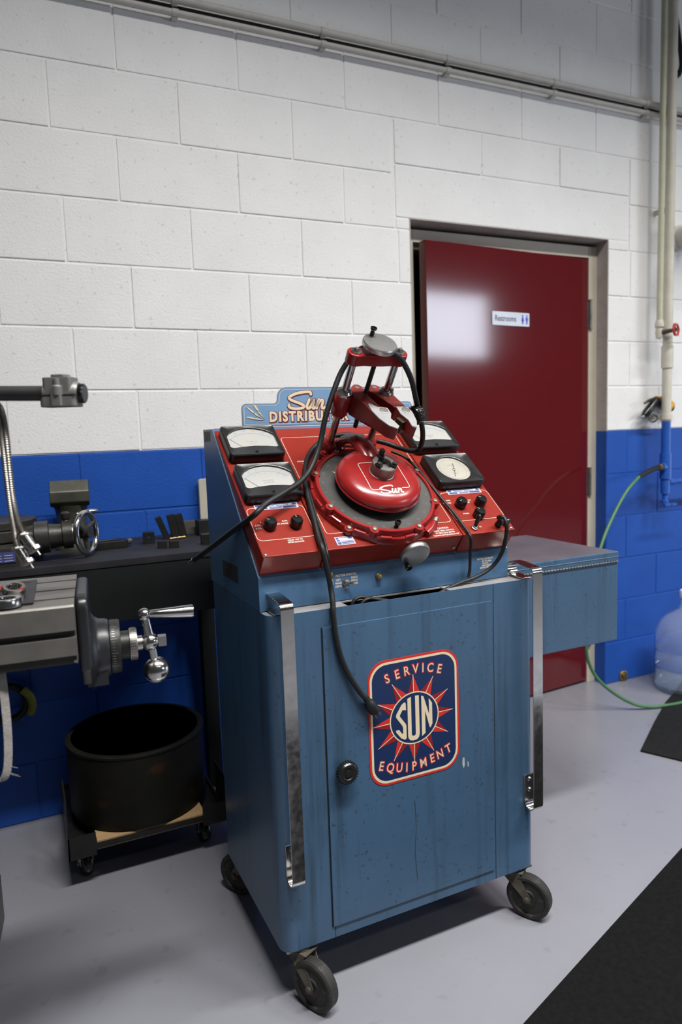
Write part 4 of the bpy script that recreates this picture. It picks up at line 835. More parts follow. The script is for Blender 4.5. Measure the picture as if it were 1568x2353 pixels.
CD = [(0.4261, 0.2218, 1.2058), (0.4511, 0.1995, 1.1907), (0.4624, 0.1663, 1.1668), (0.4829, 0.1395, 1.1276), (0.4989, 0.1065, 1.0885), (0.5089, 0.0658, 1.0537), (0.5115, 0.0374, 1.0298), (0.5144, 0.0189, 1.0138), (0.5151, 0.008, 0.9963), (0.5275, 0.030, 0.9501), (0.5302, 0.038, 0.9105), (0.5169, 0.036, 0.8890), (0.470, 0.028, 0.8763), (0.43, 0.025, 0.860)]
cable('signal_lead', CD, 0.0038)
CE = [(0.613, 0.0190, 1.0220), (0.6100, 0.0199, 1.0348), (0.6037, 0.019, 1.0403), (0.6038, 0.0089, 1.0436), (0.6079, 0.0009, 1.0398), (0.608, -0.0069, 1.0239), (0.6106, -0.0, 0.9933), (0.6088, 0.015, 0.9521), (0.5888, 0.030, 0.9172), (0.5463, 0.036, 0.8973), (0.4977, 0.034, 0.8890), (0.4477, 0.026, 0.8779), (0.4004, 0.018, 0.860)]
cable('pickup_lead', CE, 0.0050)
CF = [(0.2068, 0.03, 0.850), (0.2104, 0.03, 0.8805), (0.2278, 0.03, 0.8909), (0.2551, 0.03, 0.8850), (0.3086, 0.03, 0.8706), (0.35, 0.028, 0.85)]
cable('slack_lead', CF, 0.0042); cable('slack_lead', [(p[0]+0.018, p[1]-0.008, p[2]-0.004) for p in CF], 0.0042)
# ------------------------------------------------------------------ workbench and the things on it
BZ = 0.925
wbn = thing('workbench', 'long black workbench standing against the blue wall left of the tester', 'workbench', (-0.68, -0.215, 0))
ob('top', MB().box(-0.92, -0.215, BZ-0.022, 0.92, 0.212, BZ), BENCHT, wbn, bevel=0.003)
ob('apron', MB().box(-0.90, -0.212, 0.745, 0.90, -0.192, BZ-0.022).box(-0.90, -0.192, 0.745, -0.88, 0.20, BZ-0.022).box(0.88, -0.192, 0.745, 0.90, 0.20, BZ-0.022), BENCHF, wbn, bevel=0.002)
lg = MB().box(-0.025, -0.025, 0, 0.025, 0.025, BZ-0.022).mesh('leg', 0.004); lg.materials.append(BENCHF)
for x in (-0.86, 0.86):
    for y in (-0.16, 0.17): ob('leg', lg, None, wbn, Tr((x, y, 0)))
rt = thing('rotary_table', 'dark cast iron rotary table with label plate and chrome rimmed handwheel on workbench', 'machine tool', (-0.465, -0.235, BZ))
ob('base', MB().lathe([(0.128, 0), (0.128, 0.012), (0.118, 0.020), (0.112, 0.058), (0.0001, 0.058)], 48).box(-0.06, -0.145, 0, 0.06, -0.09, 0.050), CAST, rt)
ob('table_disc', MB().lathe([(0.112, 0.060), (0.116, 0.064), (0.116, 0.090), (0.112, 0.094), (0.116, 0.097), (0.116, 0.116), (0.113, 0.119), (0.0001, 0.119)], 48), CAST, rt)
ob('label_plate', MB().box(-0.010, -0.1475, 0.013, 0.052, -0.1455, 0.042), PLATEB, rt)
lp = MB()
for k in range(3):
    for j in range(2): lp.box(-0.004+j*0.028, -0.1485, 0.017+k*0.0075, 0.018+j*0.028, -0.1475, 0.0185+k*0.0075)
ob('label_print', lp, PLATE, rt)
ob('housing_knob', MB().lathe([(0.012, 0), (0.012, 0.012), (0.009, 0.016), (0.013, 0.022), (0.013, 0.036), (0.008, 0.040), (0.0001, 0.040)], 16), CAST, rt, Tr((0.190, -0.09, 0.095)))
A0, A1 = Vector((0.08, -0.085, 0.066)), Vector((0.205, -0.095, 0.070))
ob('worm_housing', MB().tube([A0, A0.lerp(A1, 0.2), A0.lerp(A1, 0.22), A0.lerp(A1, 0.5), A0.lerp(A1, 0.52), A0.lerp(A1, 0.78), A0.lerp(A1, 0.8), A1], [0.034, 0.038, 0.046, 0.046, 0.036, 0.032, 0.040, 0.040], 24), CAST, rt)
ob('dial_collar', MB().tube([A1, A1+Vector((0.018, -0.002, 0))], 0.030, 24), STEELD, rt)
hwv = thing_part('hand_wheel', rt); hwv.matrix_basis = along((0.243, -0.097, 0.071), (0.84, -0.54, 0.04))
ob('rim', MB().tube([(0.058*math.cos(2*PI*i/40), 0.058*math.sin(2*PI*i/40), 0) for i in range(40)], 0.0082, 12, closed=True), CHROME, hwv)
ob('wheel_hub', MB().cyl(0.017, -0.022, 0.012, 20), CAST, hwv)
for k in range(3): ob('spoke', MB().tube([(0.012*math.cos(2.1*k+0.5), 0.012*math.sin(2.1*k+0.5), -0.006), (0.055*math.cos(2.1*k+0.5), 0.055*math.sin(2.1*k+0.5), 0)], [0.008, 0.0065], 10), CAST, hwv)
ob('grip', MB().lathe([(0.0045, 0), (0.0050, 0.008), (0.0085, 0.022), (0.0090, 0.040), (0.0060, 0.056), (0.0020, 0.060), (0.0001, 0.060)], 16), STEEL, rt, along((0.222, -0.073, 0.124), (0.99, 0.06, 0.09)))
ts = thing('tail_stock', 'oily grey T-shaped iron casting standing behind the handwheel on workbench', 'casting', Tr((-0.246, -0.130, BZ)) @ Rz(-0.10))
ob('head', MB().prism([(-0.024, 0.213), (-0.052, 0.182), (-0.054, 0.150), (-0.040, 0.136), (0.045, 0.136), (0.045, 0.205), (0.038, 0.213)], -0.057, 0.057, Matrix(((0,0,1,0),(1,0,0,0),(0,1,0,0),(0,0,0,1)))), CASTG, ts, bevel=0.004, seg=2)
ob('neck', MB().lathe([(0.054, 0.0), (0.054, 0.010), (0.048, 0.022), (0.045, 0.050), (0.044, 0.105), (0.048, 0.125), (0.053, 0.138)], 32), CASTG, ts)
def C_(cx, cy, R, a0, a1, k): return [(cx+R*math.cos(math.radians(a0+(a1-a0)*i/k)), cy+R*math.sin(math.radians(a0+(a1-a0)*i/k))) for i in range(k+1)]
cl = thing('clamp', 'black curved steel clamp lying on workbench right of the handwheel', 'clamp', (-0.135, -0.205, BZ))
ob('frame', MB().prism([(-0.065, -0.030), (0.030, -0.026), (0.045, -0.010), (0.036, -0.006), (0.024, -0.013), (-0.05, -0.016), (-0.05, 0.020), (0.030, 0.028), (0.030, 0.042), (-0.065, 0.038)], 0.0, 0.024), BLKST, cl, bevel=0.003)
ob('screw', MB().tube([(0.022, -0.018, 0.012), (0.040, 0.004, 0.014), (0.052, 0.020, 0.014)], [0.006, 0.008, 0.010], 12), STEELD, cl)
cu = MB()
ol = star_loop(rrect(-0.0185, -0.0185, 0.0185, 0.0185, 0.002, 2), (0, 0), 32); il = [(0.006*math.cos(2*PI*i/32), 0.006*math.sin(2*PI*i/32)) for i in range(32)]
vs = [(x, y, z) for z, L in ((0.0, il), (0.0, ol), (0.036, ol), (0.036, il)) for x, y in L]
fs = [(k*32+i, k*32+(i+1) % 32, ((k+1) % 4)*32+(i+1) % 32, ((k+1) % 4)*32+i) for k in range(4) for i in range(32)]
cu.add(vs, fs, Matrix(((1,0,0,0),(0,0,1,-0.018),(0,1,0,0.0185),(0,0,0,1))))
tag(ob('bored_block', cu, BLKST, None, Tr((-0.023, -0.180, BZ)) @ Rz(-0.15)), 'small black steel cube with a round hole on workbench', 'block')
def blk(name, x, y, w, d, h, rz, mat, label, lean=0.0, group=None):
    return tag(ob(name, MB().box(-w/2, -d/2, 0, w/2, d/2, h), mat, None, Tr((x, y, BZ)) @ Rz(rz) @ Ry(lean), bevel=0.0015), label, 'block', group)
blk('steel_bar', 0.048, -0.118, 0.020, 0.016, 0.080, -0.1, BLKST, 'narrow black steel bar leaning left beside the black cube on workbench', -0.36)
PB = MB().box(-0.0125, -0.010, 0, 0.0125, 0.010, 0.078)
tag(ob('parallel_block', PB, BLKST, None, Tr((0.082, -0.082, BZ)) @ Rz(-0.05) @ Ry(-0.18), bevel=0.0015), 'black upright steel plate, left of two leaning side by side on workbench', 'block', 'leaning steel plates')
tag(ob('parallel_block', PB, BLKST, None, Tr((0.1085, -0.080, BZ)) @ Rz(-0.05) @ Ry(-0.18), bevel=0.0015), 'black upright steel plate, right of two leaning side by side on workbench', 'block', 'leaning steel plates')
blk('olive_box', 0.140, -0.042, 0.050, 0.03, 0.046, 0.0, OLIVE, 'low olive grey box at the wall behind the leaning steel plates')
blk('dark_box', 0.176, -0.098, 0.046, 0.045, 0.052, 0.06, BLKST, 'black box on workbench end close to the blue tester')
blk('end_block', 0.140, -0.315, 0.052, 0.03, 0.033, -0.12, BLKST, 'black block near the front edge of the workbench beside the tester')
blk('small_block', -0.004, -0.305, 0.027, 0.022, 0.022, -0.1, BLKST, 'left small black cube near the front edge of the workbench')
blk('small_block', 0.029, -0.318, 0.028, 0.022, 0.021, -0.1, BLKST, 'right small black cube near the front edge of the workbench')
for k, (x, y) in enumerate(((0.062, -0.150), (0.079, -0.146), (0.096, -0.142))):
    tag(ob('brass_screw', MB().tube([(-0.012, 0.002, 0.004), (0.0, 0, 0.0042), (0.0005, 0, 0.0045), (0.006, -0.001, 0.0045)], [0.0028, 0.0028, 0.0045, 0.0045], 10), BRASS, None, Tr((x, y, BZ))), ('leftmost', 'middle', 'rightmost')[k]+' of three tiny brass screws lying before the leaning steel plates', 'screw', 'brass screws on the bench')
tag(ob('cream_board', MB().prism(rrect(-0.075, 0, 0.075, 0.187, 0.012), -0.010, 0.010, Matrix(((1,0,0,0),(0,0,-1,0),(0,1,0,0),(0,0,0,1)))), CREAMB, None, Tr((0.258, -0.022, BZ)), bevel=0.003), 'cream painted board standing on the bench end behind the tester', 'board')
# ------------------------------------------------------------------ drum on its dolly, under the bench
DCX, DCY = -0.118, -0.256
dl_ = thing('drum_dolly', 'low black steel frame dolly with wooden deck under the bench', 'dolly', (DCX, DCY, 0))
fz0, fz1 = 0.104, 0.132
ob('frame', MB().box(-0.225, -0.222, fz0+0.012, 0.225, -0.217, fz1).box(-0.225, 0.188, fz0, 0.225, 0.193, fz1).box(-0.225, -0.217, fz0, -0.220, 0.188, fz1).box(0.220, -0.217, fz0, 0.225, 0.188, fz1).box(-0.22, -0.19, fz0, 0.22, 0.188, fz0+0.004), BLKST, dl_)
ob('deck', MB().box(-0.150, -0.2145, fz0+0.005, 0.160, 0.185, 0.1365), WOOD, dl_, bevel=0.002)
ob('corner_brace', MB().box(-0.2265, -0.2235, fz0-0.004, -0.152, -0.2175, 0.165).box(-0.2265, -0.2235, fz0-0.004, -0.2225, -0.10, 0.285), BLKST, dl_)
ob('corner_brace', MB().box(0.152, -0.2235, fz0-0.004, 0.2265, -0.2175, 0.160).box(0.2225, -0.2235, fz0-0.004, 0.2265, -0.10, 0.240), BLKST, dl_)
for k, (x, y, a) in enumerate(((-0.180, -0.135, 0.25), (0.170, -0.130, 0.12), (-0.178, 0.140, 0.3), (0.168, 0.140, -0.2))):
    c_ = thing_part('caster', dl_); c_.matrix_basis = Tr((x, y, 0))
    ob('wheel', MB().lathe([(0.006, -0.014), (0.030, -0.014), (0.0345, -0.010), (0.0365, -0.004), (0.0365, 0.004), (0.0345, 0.010), (0.030, 0.014), (0.006, 0.014)], 28), RUBW if k < 0 else BLACK, c_, Tr((0, 0, 0.0365)) @ Rz(a) @ Ry(PI/2))
    fk = MB()
    for sg in (-1, 1): fk.prism([(-0.014, 0.085), (0.014, 0.085), (0.008, 0.032), (-0.008, 0.032)], sg*0.018-0.001, sg*0.018+0.001, Rz(a) @ Matrix(((0,0,1,0),(1,0,0,0),(0,1,0,0),(0,0,0,1))))
    fk.box(-0.019, -0.015, 0.084, 0.019, 0.015, 0.087, Rz(a)).box(-0.028, -0.028, 0.098, 0.028, 0.028, 0.102).cyl(0.016, 0.087, 0.098, 16).tube([(-0.024*math.cos(a), -0.024*math.sin(a), 0.0365), (0.024*math.cos(a), 0.024*math.sin(a), 0.0365)], 0.004, 8)
    ob('fork', fk, STEEL, c_)
dm = thing('drum', 'open topped black rusty steel drum standing on the dolly', 'drum', (DCX, DCY-0.024, 0.137))
DR, DH = 0.204, 0.228
ob('shell', MB().lathe([(DR-0.020, 0.0), (DR-0.004, 0.004), (DR, 0.020), (DR, DH-0.012), (DR+0.003, DH-0.008), (DR+0.003, DH-0.002), (DR, DH), (DR-0.014, DH)], 64), DRUM, dm)
ob('inside', MB().lathe([(DR-0.014, DH), (DR-0.016, 0.02), (0.0001, 0.015)], 64), DRUMI, dm)
# ------------------------------------------------------------------ milling machine at the left
ML = Tr((-0.328, -1.297, 1.0)) @ Rz(math.atan2(-0.094, 0.9956))
mm = thing('milling_machine', 'grey milling machine with slotted table and polished ball crank reaching in at left', 'machine tool', ML)
TW, TL = 0.280, -0.86
yz = lambda P: P
cs = [(0, -0.003), (0.003, 0)]
for sy in (0.061, 0.1375, 0.219): cs += [(sy-0.0055, 0), (sy-0.0055, -0.012), (sy-0.011, -0.012), (sy-0.011, -0.021), (sy+0.011, -0.021), (sy+0.011, -0.012), (sy+0.0055, -0.012), (sy+0.0055, 0)]
cs += [(TW-0.003, 0), (TW, -0.003), (TW, -0.083), (TW-0.03, -0.083), (TW-0.045, -0.097), (0.045, -0.097), (0.004, -0.097), (0.004, -0.0835), (0, -0.083), (0, -0.0535), (0.012, -0.053), (0.012, -0.042), (0, -0.0415)]
TXX = Matrix(((0,0,1,0),(1,0,0,0),(0,1,0,0),(0,0,0,1)))
tb = MB(); nn_ = len(cs); tb.add([(TL, y, z) for y, z in cs]+[(0.0, y, z) for y, z in cs], [tuple(range(nn_)), tuple(range(nn_, 2*nn_))[::-1]]+[(i, (i+1) % nn_, nn_+(i+1) % nn_, nn_+i) for i in range(nn_)])
me = tb.mesh('table', clean=False); tri_mesh(me); me.set_sharp_from_angle(angle=math.radians(30))
tbl = ob('table', me, MILLG, mm)
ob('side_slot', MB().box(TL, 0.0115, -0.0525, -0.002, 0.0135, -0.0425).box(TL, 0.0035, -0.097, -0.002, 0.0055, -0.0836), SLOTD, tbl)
ob('stop_screw', MB().cyl(0.0025, 0, 0.004, 12), STEEL, tbl, Tr((-0.0035, 0.002, -0.092)) @ Rx(PI/2))
bk = MB().prism([(0.060, -0.155), (0.215, -0.155), (0.232, -0.135), (0.236, -0.02), (0.225, 0.0), (0.205, 0.006), (0.055, 0.006), (0.038, -0.002), (0.030, -0.020), (0.034, -0.12)], 0.0015, 0.021, TXX)
ob('end_bracket', bk, MILLP, mm, bevel=0.006, seg=3)
AXM = Tr((0, 0.13, -0.112)) @ Ry(PI/2)
ob('bearing_housing', MB().lathe([(0.074, 0.018), (0.066, 0.022), (0.058, 0.027), (0.0535, 0.034), (0.0525, 0.044), (0.0500, 0.050), (0.046, 0.0515)], 40, AXM).prism([(0.086, -0.168), (0.172, -0.168), (0.172, -0.10), (0.086, -0.10)], 0.010, 0.045, TXX), MILLP, mm)
dial = ob('feed_dial', MB().lathe([(0.046, 0.0515), (0.0480, 0.052), (0.0480, 0.067), (0.0465, 0.0695), (0.026, 0.0700)], 48, AXM), BLKST, mm)
gr = MB()
for i in range(60): gr.box(-0.0004, 0.0478, 0.055 if i % 5 else 0.053, 0.0004, 0.0484, 0.060 if i % 5 else 0.064, AXM @ Rz(2*PI*i/60))
ob('graduation', gr, STEELD, dial)
ob('collar', MB().lathe([(0.0255, 0.070), (0.0255, 0.0845)], 32, AXM), BLKST, mm)
kc = MB().lathe([(0.0255, 0.0845), (0.0288, 0.0855), (0.0292, 0.088), (0.0292, 0.096), (0.0280, 0.0985), (0.014, 0.0990)], 48, AXM)
for i in range(40): kc.box(-0.0008, 0.0288, 0.0875, 0.0008, 0.0300, 0.0965, AXM @ Rz(2*PI*i/40))
ob('knurled_nut', kc, STEELD, mm)
ob('spindle', MB().lathe([(0.0135, 0.099), (0.0135, 0.108)], 24, AXM).prism([(0.13-0.009, -0.121), (0.13+0.009, -0.121), (0.13+0.009, -0.103), (0.13-0.009, -0.103)], 0.136, 0.1505, TXX), STEEL, mm)
BC = Vector((0.1221, 0.13, -0.1120)); SB = Vector((0.1144, 0.13, -0.0602)); BB = Vector((0.1303, 0.13, -0.1668))
ck = MB().sphere(0.0166, Tr(BC), 32, 18).sphere(0.0122, Tr(SB), 28, 16).sphere(0.0246, Tr(BB), 40, 24).tube([SB, SB.lerp(BC, 0.3), BC], [0.0082, 0.0082, 0.0096], 20, cap=False).tube([BC, BB], [0.0086, 0.0078], 20, cap=False)
bc = ob('ball_crank', ck, CHROME, mm)
hd0, hd1 = SB+Vector((0.009, 0, 0)), Vector((0.2030, 0.12, -0.0615))
ob('crank_grip', MB().tube([hd0, hd0.lerp(hd1, 0.03), hd0.lerp(hd1, 0.96), hd0.lerp(hd1, 1.0)], [0.0070, 0.0072, 0.0125, 0.0112], 24), CHROME, bc)
ob('saddle', MB().box(-0.66, 0.03, -0.30, -0.235, 0.25, -0.098).box(-0.62, 0.10, -0.55, -0.27, 0.52, -0.30), MILLP, mm, bevel=0.008)
ob('column', MB().box(-0.74, 0.46, -0.999, -0.34, 0.74, 0.75).box(-0.78, 0.16, -0.999, -0.26, 0.78, -0.86), MILLP, mm, bevel=0.01)
ob('head', MB().box(-0.54, -0.02, 0.24, -0.30, 0.54, 0.62), MILLP, mm, bevel=0.015)
ob('quill', MB().cyl(0.045, 0.10, 0.24, 28, Tr((-0.42, 0.12, 0))), STEELD, mm)
pl = thing('slotted_plate', 'flat black bordered steel plate lying on the mill table', 'plate', ML @ Tr((-0.092, 0.135, 0.0002)))
ob('border', ring_poly([(-0.034, -0.105), (0.030, -0.100), (0.0225, 0.108), (-0.030, 0.100)], [(-0.026, -0.086), (0.019, -0.083), (0.013, 0.088), (-0.024, 0.082)], 0, 0.0030), BLKST, pl)
ob('sheet', MB().prism([(-0.034, -0.105), (0.030, -0.100), (0.0225, 0.108), (-0.030, 0.100)], 0, 0.0024), BLKST, pl)
ob('inset', MB().prism([(-0.020, -0.082), (0.013, -0.080), (0.009, -0.010), (-0.022, -0.012)], 0.0024, 0.0028), MILLG, pl)
def ringtool(o, R, r0, tz, T, mat, name):
    mb = MB().lathe([(R, 0.0), (R, tz*0.8), (R-0.0015, tz), (r0+0.001, tz), (r0, tz*0.8), (r0, 0.0), (R, 0.0)], 32, T)
    for i in range(12): mb.box(r0-0.0015, -0.0013, 0.001, r0+0.001, 0.0013, tz*0.85, T @ Rz(2*PI*i/12))
    return ob(name, mb, mat, o)
w1 = thing('wrench', 'red handled ring wrench tilted on top of the black bordered plate', 'wrench', ML @ Tr((-0.098, 0.118, 0.005)))
TT = Ry(0.10) @ Rx(0.30)
ringtool(w1, 0.0190, 0.0115, 0.010, TT @ Tr((0, 0, 0.004)), STEEL, 'ring_end')
ob('handle', MB().prism([(-0.017, -0.007), (-0.10, -0.006), (-0.10, 0.006), (-0.017, 0.007)], 0.005, 0.0105, TT), STEEL, w1, bevel=0.0015)
ob('red_inlay', MB().prism([(-0.019, -0.0048), (-0.10, -0.004), (-0.10, 0.004), (-0.019, 0.0048)], 0.0105, 0.0112, TT), REDPL, w1)
ob('red_mark', MB().prism([(0.0085, -0.0155), (0.0165, -0.008), (0.0150, -0.003), (0.0100, -0.008)], 0.0138, 0.0148, TT), REDPL, w1)
w2 = thing('wrench', 'plain chrome ring wrench lying flat at the front of the mill table', 'wrench', ML @ Tr((-0.100, 0.030, 0.003)))
ringtool(w2, 0.0225, 0.0130, 0.013, Tr((0, 0, 0)), CHROME, 'ring_end')
ob('handle', MB().box(-0.16, -0.007, 0.004, -0.020, 0.007, 0.011), CHROME, w2, bevel=0.002)
# strap under the table
sp_ = smooth([(-0.4415, -1.258, 0.9035), (-0.4407, -1.2654, 0.8850), (-0.44, -1.2706, 0.8609), (-0.4395, -1.276, 0.8195), (-0.4409, -1.2805, 0.7782), (-0.4446, -1.2827, 0.7473), (-0.4516, -1.2816, 0.7303), (-0.4644, -1.2761, 0.7243), (-0.480, -1.270, 0.7225)], 5)
sb_ = MB()
for i, p in enumerate(sp_):
    t = (sp_[min(i+1, len(sp_)-1)]-sp_[max(i-1, 0)]).normalized(); w_ = Vector((0.93, 0.2, 0.1)); w_ = (w_-t*w_.dot(t)).normalized(); nn2 = t.cross(w_)
    for a, b_ in ((-1, -1), (1, -1), (1, 1), (-1, 1)): sb_.v.append(p+w_*0.0062*a+nn2*0.0009*b_)
for i in range(len(sp_)-1):
    for k in range(4): sb_.f.append((i*4+k, i*4+(k+1) % 4, (i+1)*4+(k+1) % 4, (i+1)*4+k))
sb_.f += [(0, 1, 2, 3), tuple(len(sb_.v)-4+k for k in range(4))[::-1]]
stp = thing('webbing_strap', 'grey frayed webbing strap hanging down from under the mill table', 'strap', (-0.4415, -1.258, 0.9035))
ob('band', sb_, STRAP, stp, Tr((0.4415, 1.258, -0.9035)))
fy = MB()
for dx, dz, L in ((0.006, -0.155, 0.010), (0.005, -0.168, 0.016), (0.004, -0.166, 0.013)): fy.tube([(dx-0.004, -0.024, dz), (dx+L*0.6, -0.026, dz-L*0.4)], [0.0006, 0.0003], 5)
ob('frayed_thread', fy, STRAP, stp)
# arm with cast clamp, and the two metal hoses hanging from it
ar = thing('support_arm', 'black tube arm ending in grey cast clamp against the white wall', 'arm', (-0.408, -1.2586, 1.3377))
AD = Vector((0.0643, -0.0297, -0.0024)).normalized()
ob('tube', MB().tube([AD*-0.20, AD*0.080], 0.0117, 24), TUBEB, ar)
TA = along(AD*0.096, AD)
ob('clamp_body', MB().lathe([(0.0150, -0.026), (0.0180, -0.024), (0.0182, 0.024), (0.0165, 0.028), (0.0135, 0.028)], 28, TA), CLAMPG, ar)
up_ = Tr(AD*0.095) @ Matrix.Rotation(math.atan2(AD.y, AD.x), 4, 'Z')
cl_ = MB().prism(rrect(-0.0225, -0.018, 0.0225, 0.018, 0.006), -0.002, 0.024, up_).prism(rrect(-0.028, -0.0195, 0.028, 0.0195, 0.008), -0.021, -0.004, up_).prism(rrect(-0.011, -0.014, 0.013, 0.014, 0.006), 0.024, 0.0285, up_)
ob('clamp_jaw', cl_, CLAMPG, ar, bevel=0.0015)
ob('clamp_boss', MB().lathe([(0.0085, 0), (0.0085, 0.014), (0.006, 0.0155), (0.0001, 0.0155)], 18, up_ @ Tr((0.001, -0.018, -0.004)) @ Rx(PI/2) @ Rx(-PI/2) @ Tr((0, 0, 0))).prism(rrect(-0.0085, -0.0245, 0.0085, -0.015, 0.003), -0.020, 0.008, up_).cyl(0.0052, 0.008, 0.021, 14, up_ @ Tr((0.001, -0.0185, 0))), CLAMPG, ar, bevel=0.0008)
ob('clamp_split', MB().box(-0.0285, -0.0200, -0.0042, 0.0285, 0.0200, -0.0028, up_), BLKST, ar)
ob('end_cap', MB().lathe([(0.0150, 0.028), (0.0152, 0.0345), (0.0135, 0.036), (0.0001, 0.036)], 24, TA), BLACK, ar)
def metal_hose(name, label, pts, end):
    P = smooth(pts, 14); o0 = Vector(pts[0]); h = thing(name, label, 'hose', o0, 'metal hoses hanging from the arm')
    rr_ = [0.0040 if i % 2 else 0.0050 for i in range(len(P)*2)]
    Q = []
    for i in range(len(P)-1): Q += [P[i]-o0, P[i].lerp(P[i+1], 0.5)-o0]
    ob('corrugated_tube', MB().tube(Q, rr_[:len(Q)], 12), STEELD, h)
    a, b_ = Vector(end[0])-o0, Vector(end[1])-o0; d = (b_-a).normalized()
    L = (b_-a).length
    ob('coupling', MB().tube([a-d*0.004, a+d*0.002, a+d*0.0021, a+d*L*0.45, a+d*L*0.46, a+d*L*0.80], [0.0068, 0.0068, 0.0078, 0.0078, 0.0072, 0.0072], 18), CHROME, h)
    ob('coupling_nut', MB().lathe([(0.0098, L*0.78), (0.0112, L*0.80), (0.0112, L*0.98), (0.0095, L), (0.004, L)], 8, along(a, d)), STEEL, h)
    ob('hose_clip', MB().tube([a+Vector((-0.010, 0, 0.001)), a+Vector((-0.004, -0.006, 0.003)), a+Vector((0.006, -0.005, 0.003)), a+Vector((0.011, 0.0, 0.002))], 0.0022, 8), STEEL, h)
    ob('tip_wire', MB().tube([b_-d*0.002+Vector((0.003, 0, 0)), b_+d*0.008+Vector((0.003, 0, 0))], 0.0014, 6), STEEL, h)
metal_hose('metal_hose', 'flexible metal hose hanging from the arm, the one ending higher and further right', [(-0.4176, -1.240, 1.3265), (-0.4106, -1.2369, 1.3188), (-0.4062, -1.2419, 1.3007), (-0.4046, -1.2461, 1.2733), (-0.404, -1.2532, 1.2186), (-0.4028, -1.2598, 1.1707), (-0.399, -1.2654, 1.1398), (-0.3927, -1.2711, 1.117)], [(-0.3915, -1.2721, 1.1150), (-0.3775, -1.2815, 1.0905)])
metal_hose('metal_hose', 'flexible metal hose hanging from the arm, the one ending lower and further left', [(-0.4250, -1.243, 1.3265), (-0.4160, -1.2390, 1.3147), (-0.4118, -1.2431, 1.2907), (-0.4105, -1.2476, 1.2598), (-0.4093, -1.2541, 1.2119), (-0.4076, -1.2597, 1.164), (-0.4048, -1.2656, 1.1263), (-0.4024, -1.2692, 1.0969)], [(-0.4008, -1.2703, 1.0941), (-0.3889, -1.2787, 1.0704)])
hc = thing('hose_coil', 'dark hose coil with yellow green end on the blue wall under the bench', 'hose', (-0.475, -0.05, 0.435))
ob('coil', MB().tube([(0.055*math.cos(2*PI*i/40), -0.012*(i % 2) * 0, 0.055*math.sin(2*PI*i/40)) for i in range(40)], 0.012, 10, closed=True), RUBBER, hc)
ob('hose_end', MB().tube(smooth([(0.045, -0.022, 0.045), (0.066, -0.024, 0.020), (0.071, -0.024, -0.012), (0.062, -0.022, -0.040)], 5), 0.013, 12), GREENY, hc)
# ------------------------------------------------------------------ conduits, pipes and the right wall end
def conduit(label, z0, z1, y, rad, mat):
    P0, P1 = Vector((-1.2, y, z0)), Vector((3.7, y, z1)); t = thing('conduit', label, 'pipe', P0)
    D = P1-P0; ob('tube', MB().tube([(0, 0, 0), D], rad, 16), mat, t)
    for k in range(9):
        c_ = D*((k+0.65)/9.3)
        ob('pipe_strap', MB().lathe([(rad+0.0022, -0.010), (rad+0.0022, 0.010)], 16, along(c_, D)).box(c_.x-0.009, c_.y+0.002, c_.z-rad-0.006, c_.x+0.009, -y+(-0.0), c_.z-rad+0.006), mat, t)
    return t
conduit('upper of two painted conduits running along the high white wall', 2.679, 2.668, -0.028, 0.0125, COND)
conduit('lower of two painted conduits running along the high white wall', 2.6385, 2.630, -0.026, 0.0095, COND)
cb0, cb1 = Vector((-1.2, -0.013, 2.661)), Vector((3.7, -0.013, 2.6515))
tag(ob('conduit_gap_line', MB().tube([(0, 0, 0), cb1-cb0], 0.0065, 10), RUBBER, None, Tr(cb0)), 'thin black line running between the two painted conduits high on the wall', 'cable')  # thin black tube laid along the dark line between the conduits
pa = thing('water_pipe', 'cream vertical pipes with red valve wheel, turning blue below the paint line', 'pipe', (2.393, -0.085, 0))
ob('upper_length', MB().cyl(0.0215, 1.255, 3.45, 20), PIPEW, pa)
ob('lower_length', MB().cyl(0.0205, 0.93, 1.255, 20), PIPEB, pa)
ob('pipe_coupling', MB().cyl(0.0265, 1.50, 1.60, 20), PIPEW, pa); ob('pipe_coupling', MB().cyl(0.026, 1.262, 1.285, 20), PIPEW, pa)
ob('tee_fitting', MB().cyl(0.026, 0.985, 1.105, 20).tube([(0, 0, 1.042), (-0.040, -0.010, 1.042)], 0.020, 16), PIPEB, pa)
ob('side_branch', MB().tube([(0, 0, 0.968), (0.30, 0.0, 0.968)], 0.011, 14).tube([(0.02, 0, 0.968), (0.05, 0, 0.968)], 0.016, 14), PIPEB, pa)
ob('drain_valve', MB().lathe([(0.020, 0.93), (0.020, 0.915), (0.012, 0.91), (0.012, 0.885), (0.016, 0.882), (0.016, 0.868), (0.008, 0.866), (0.008, 0.858)], 16), PIPEB, pa)
ob('valve_handle', MB().box(-0.040, -0.040, 0.858, 0.034, -0.024, 0.870).cyl(0.006, 0.0, 0.034, 10, Tr((0, -0.006, 0.866)) @ Rx(PI/2)), PIPEB, pa, bevel=0.003)
for z_ in (1.262, 2.2): ob('wall_bracket', MB().box(-0.006, 0.0, z_, 0.006, 0.085, z_+0.022), PIPEW, pa)
PO = Tr((-0.048, 0.005, 0))
ob('branch_pipe', MB().cyl(0.0125, 1.70, 3.45, 16), PIPEG, pa, PO)
vb = ob('valve_body', MB().lathe([(0.016, 1.715), (0.020, 1.70), (0.020, 1.685), (0.015, 1.68), (0.018, 1.66), (0.015, 1.635), (0.0001, 1.63)], 18).tube([(0, 0, 1.655), (0.048, -0.004, 1.652)], 0.015, 16), PIPEW, pa, PO)
ob('valve_stem', MB().tube([(0.006, -0.010, 1.660), (0.018, -0.058, 1.663)], [0.013, 0.008], 12), FORK, vb)
vw = thing_part('valve_wheel', pa); vw.matrix_basis = PO @ along((0.022, -0.072, 1.664), (0.25, -1, 0.06))
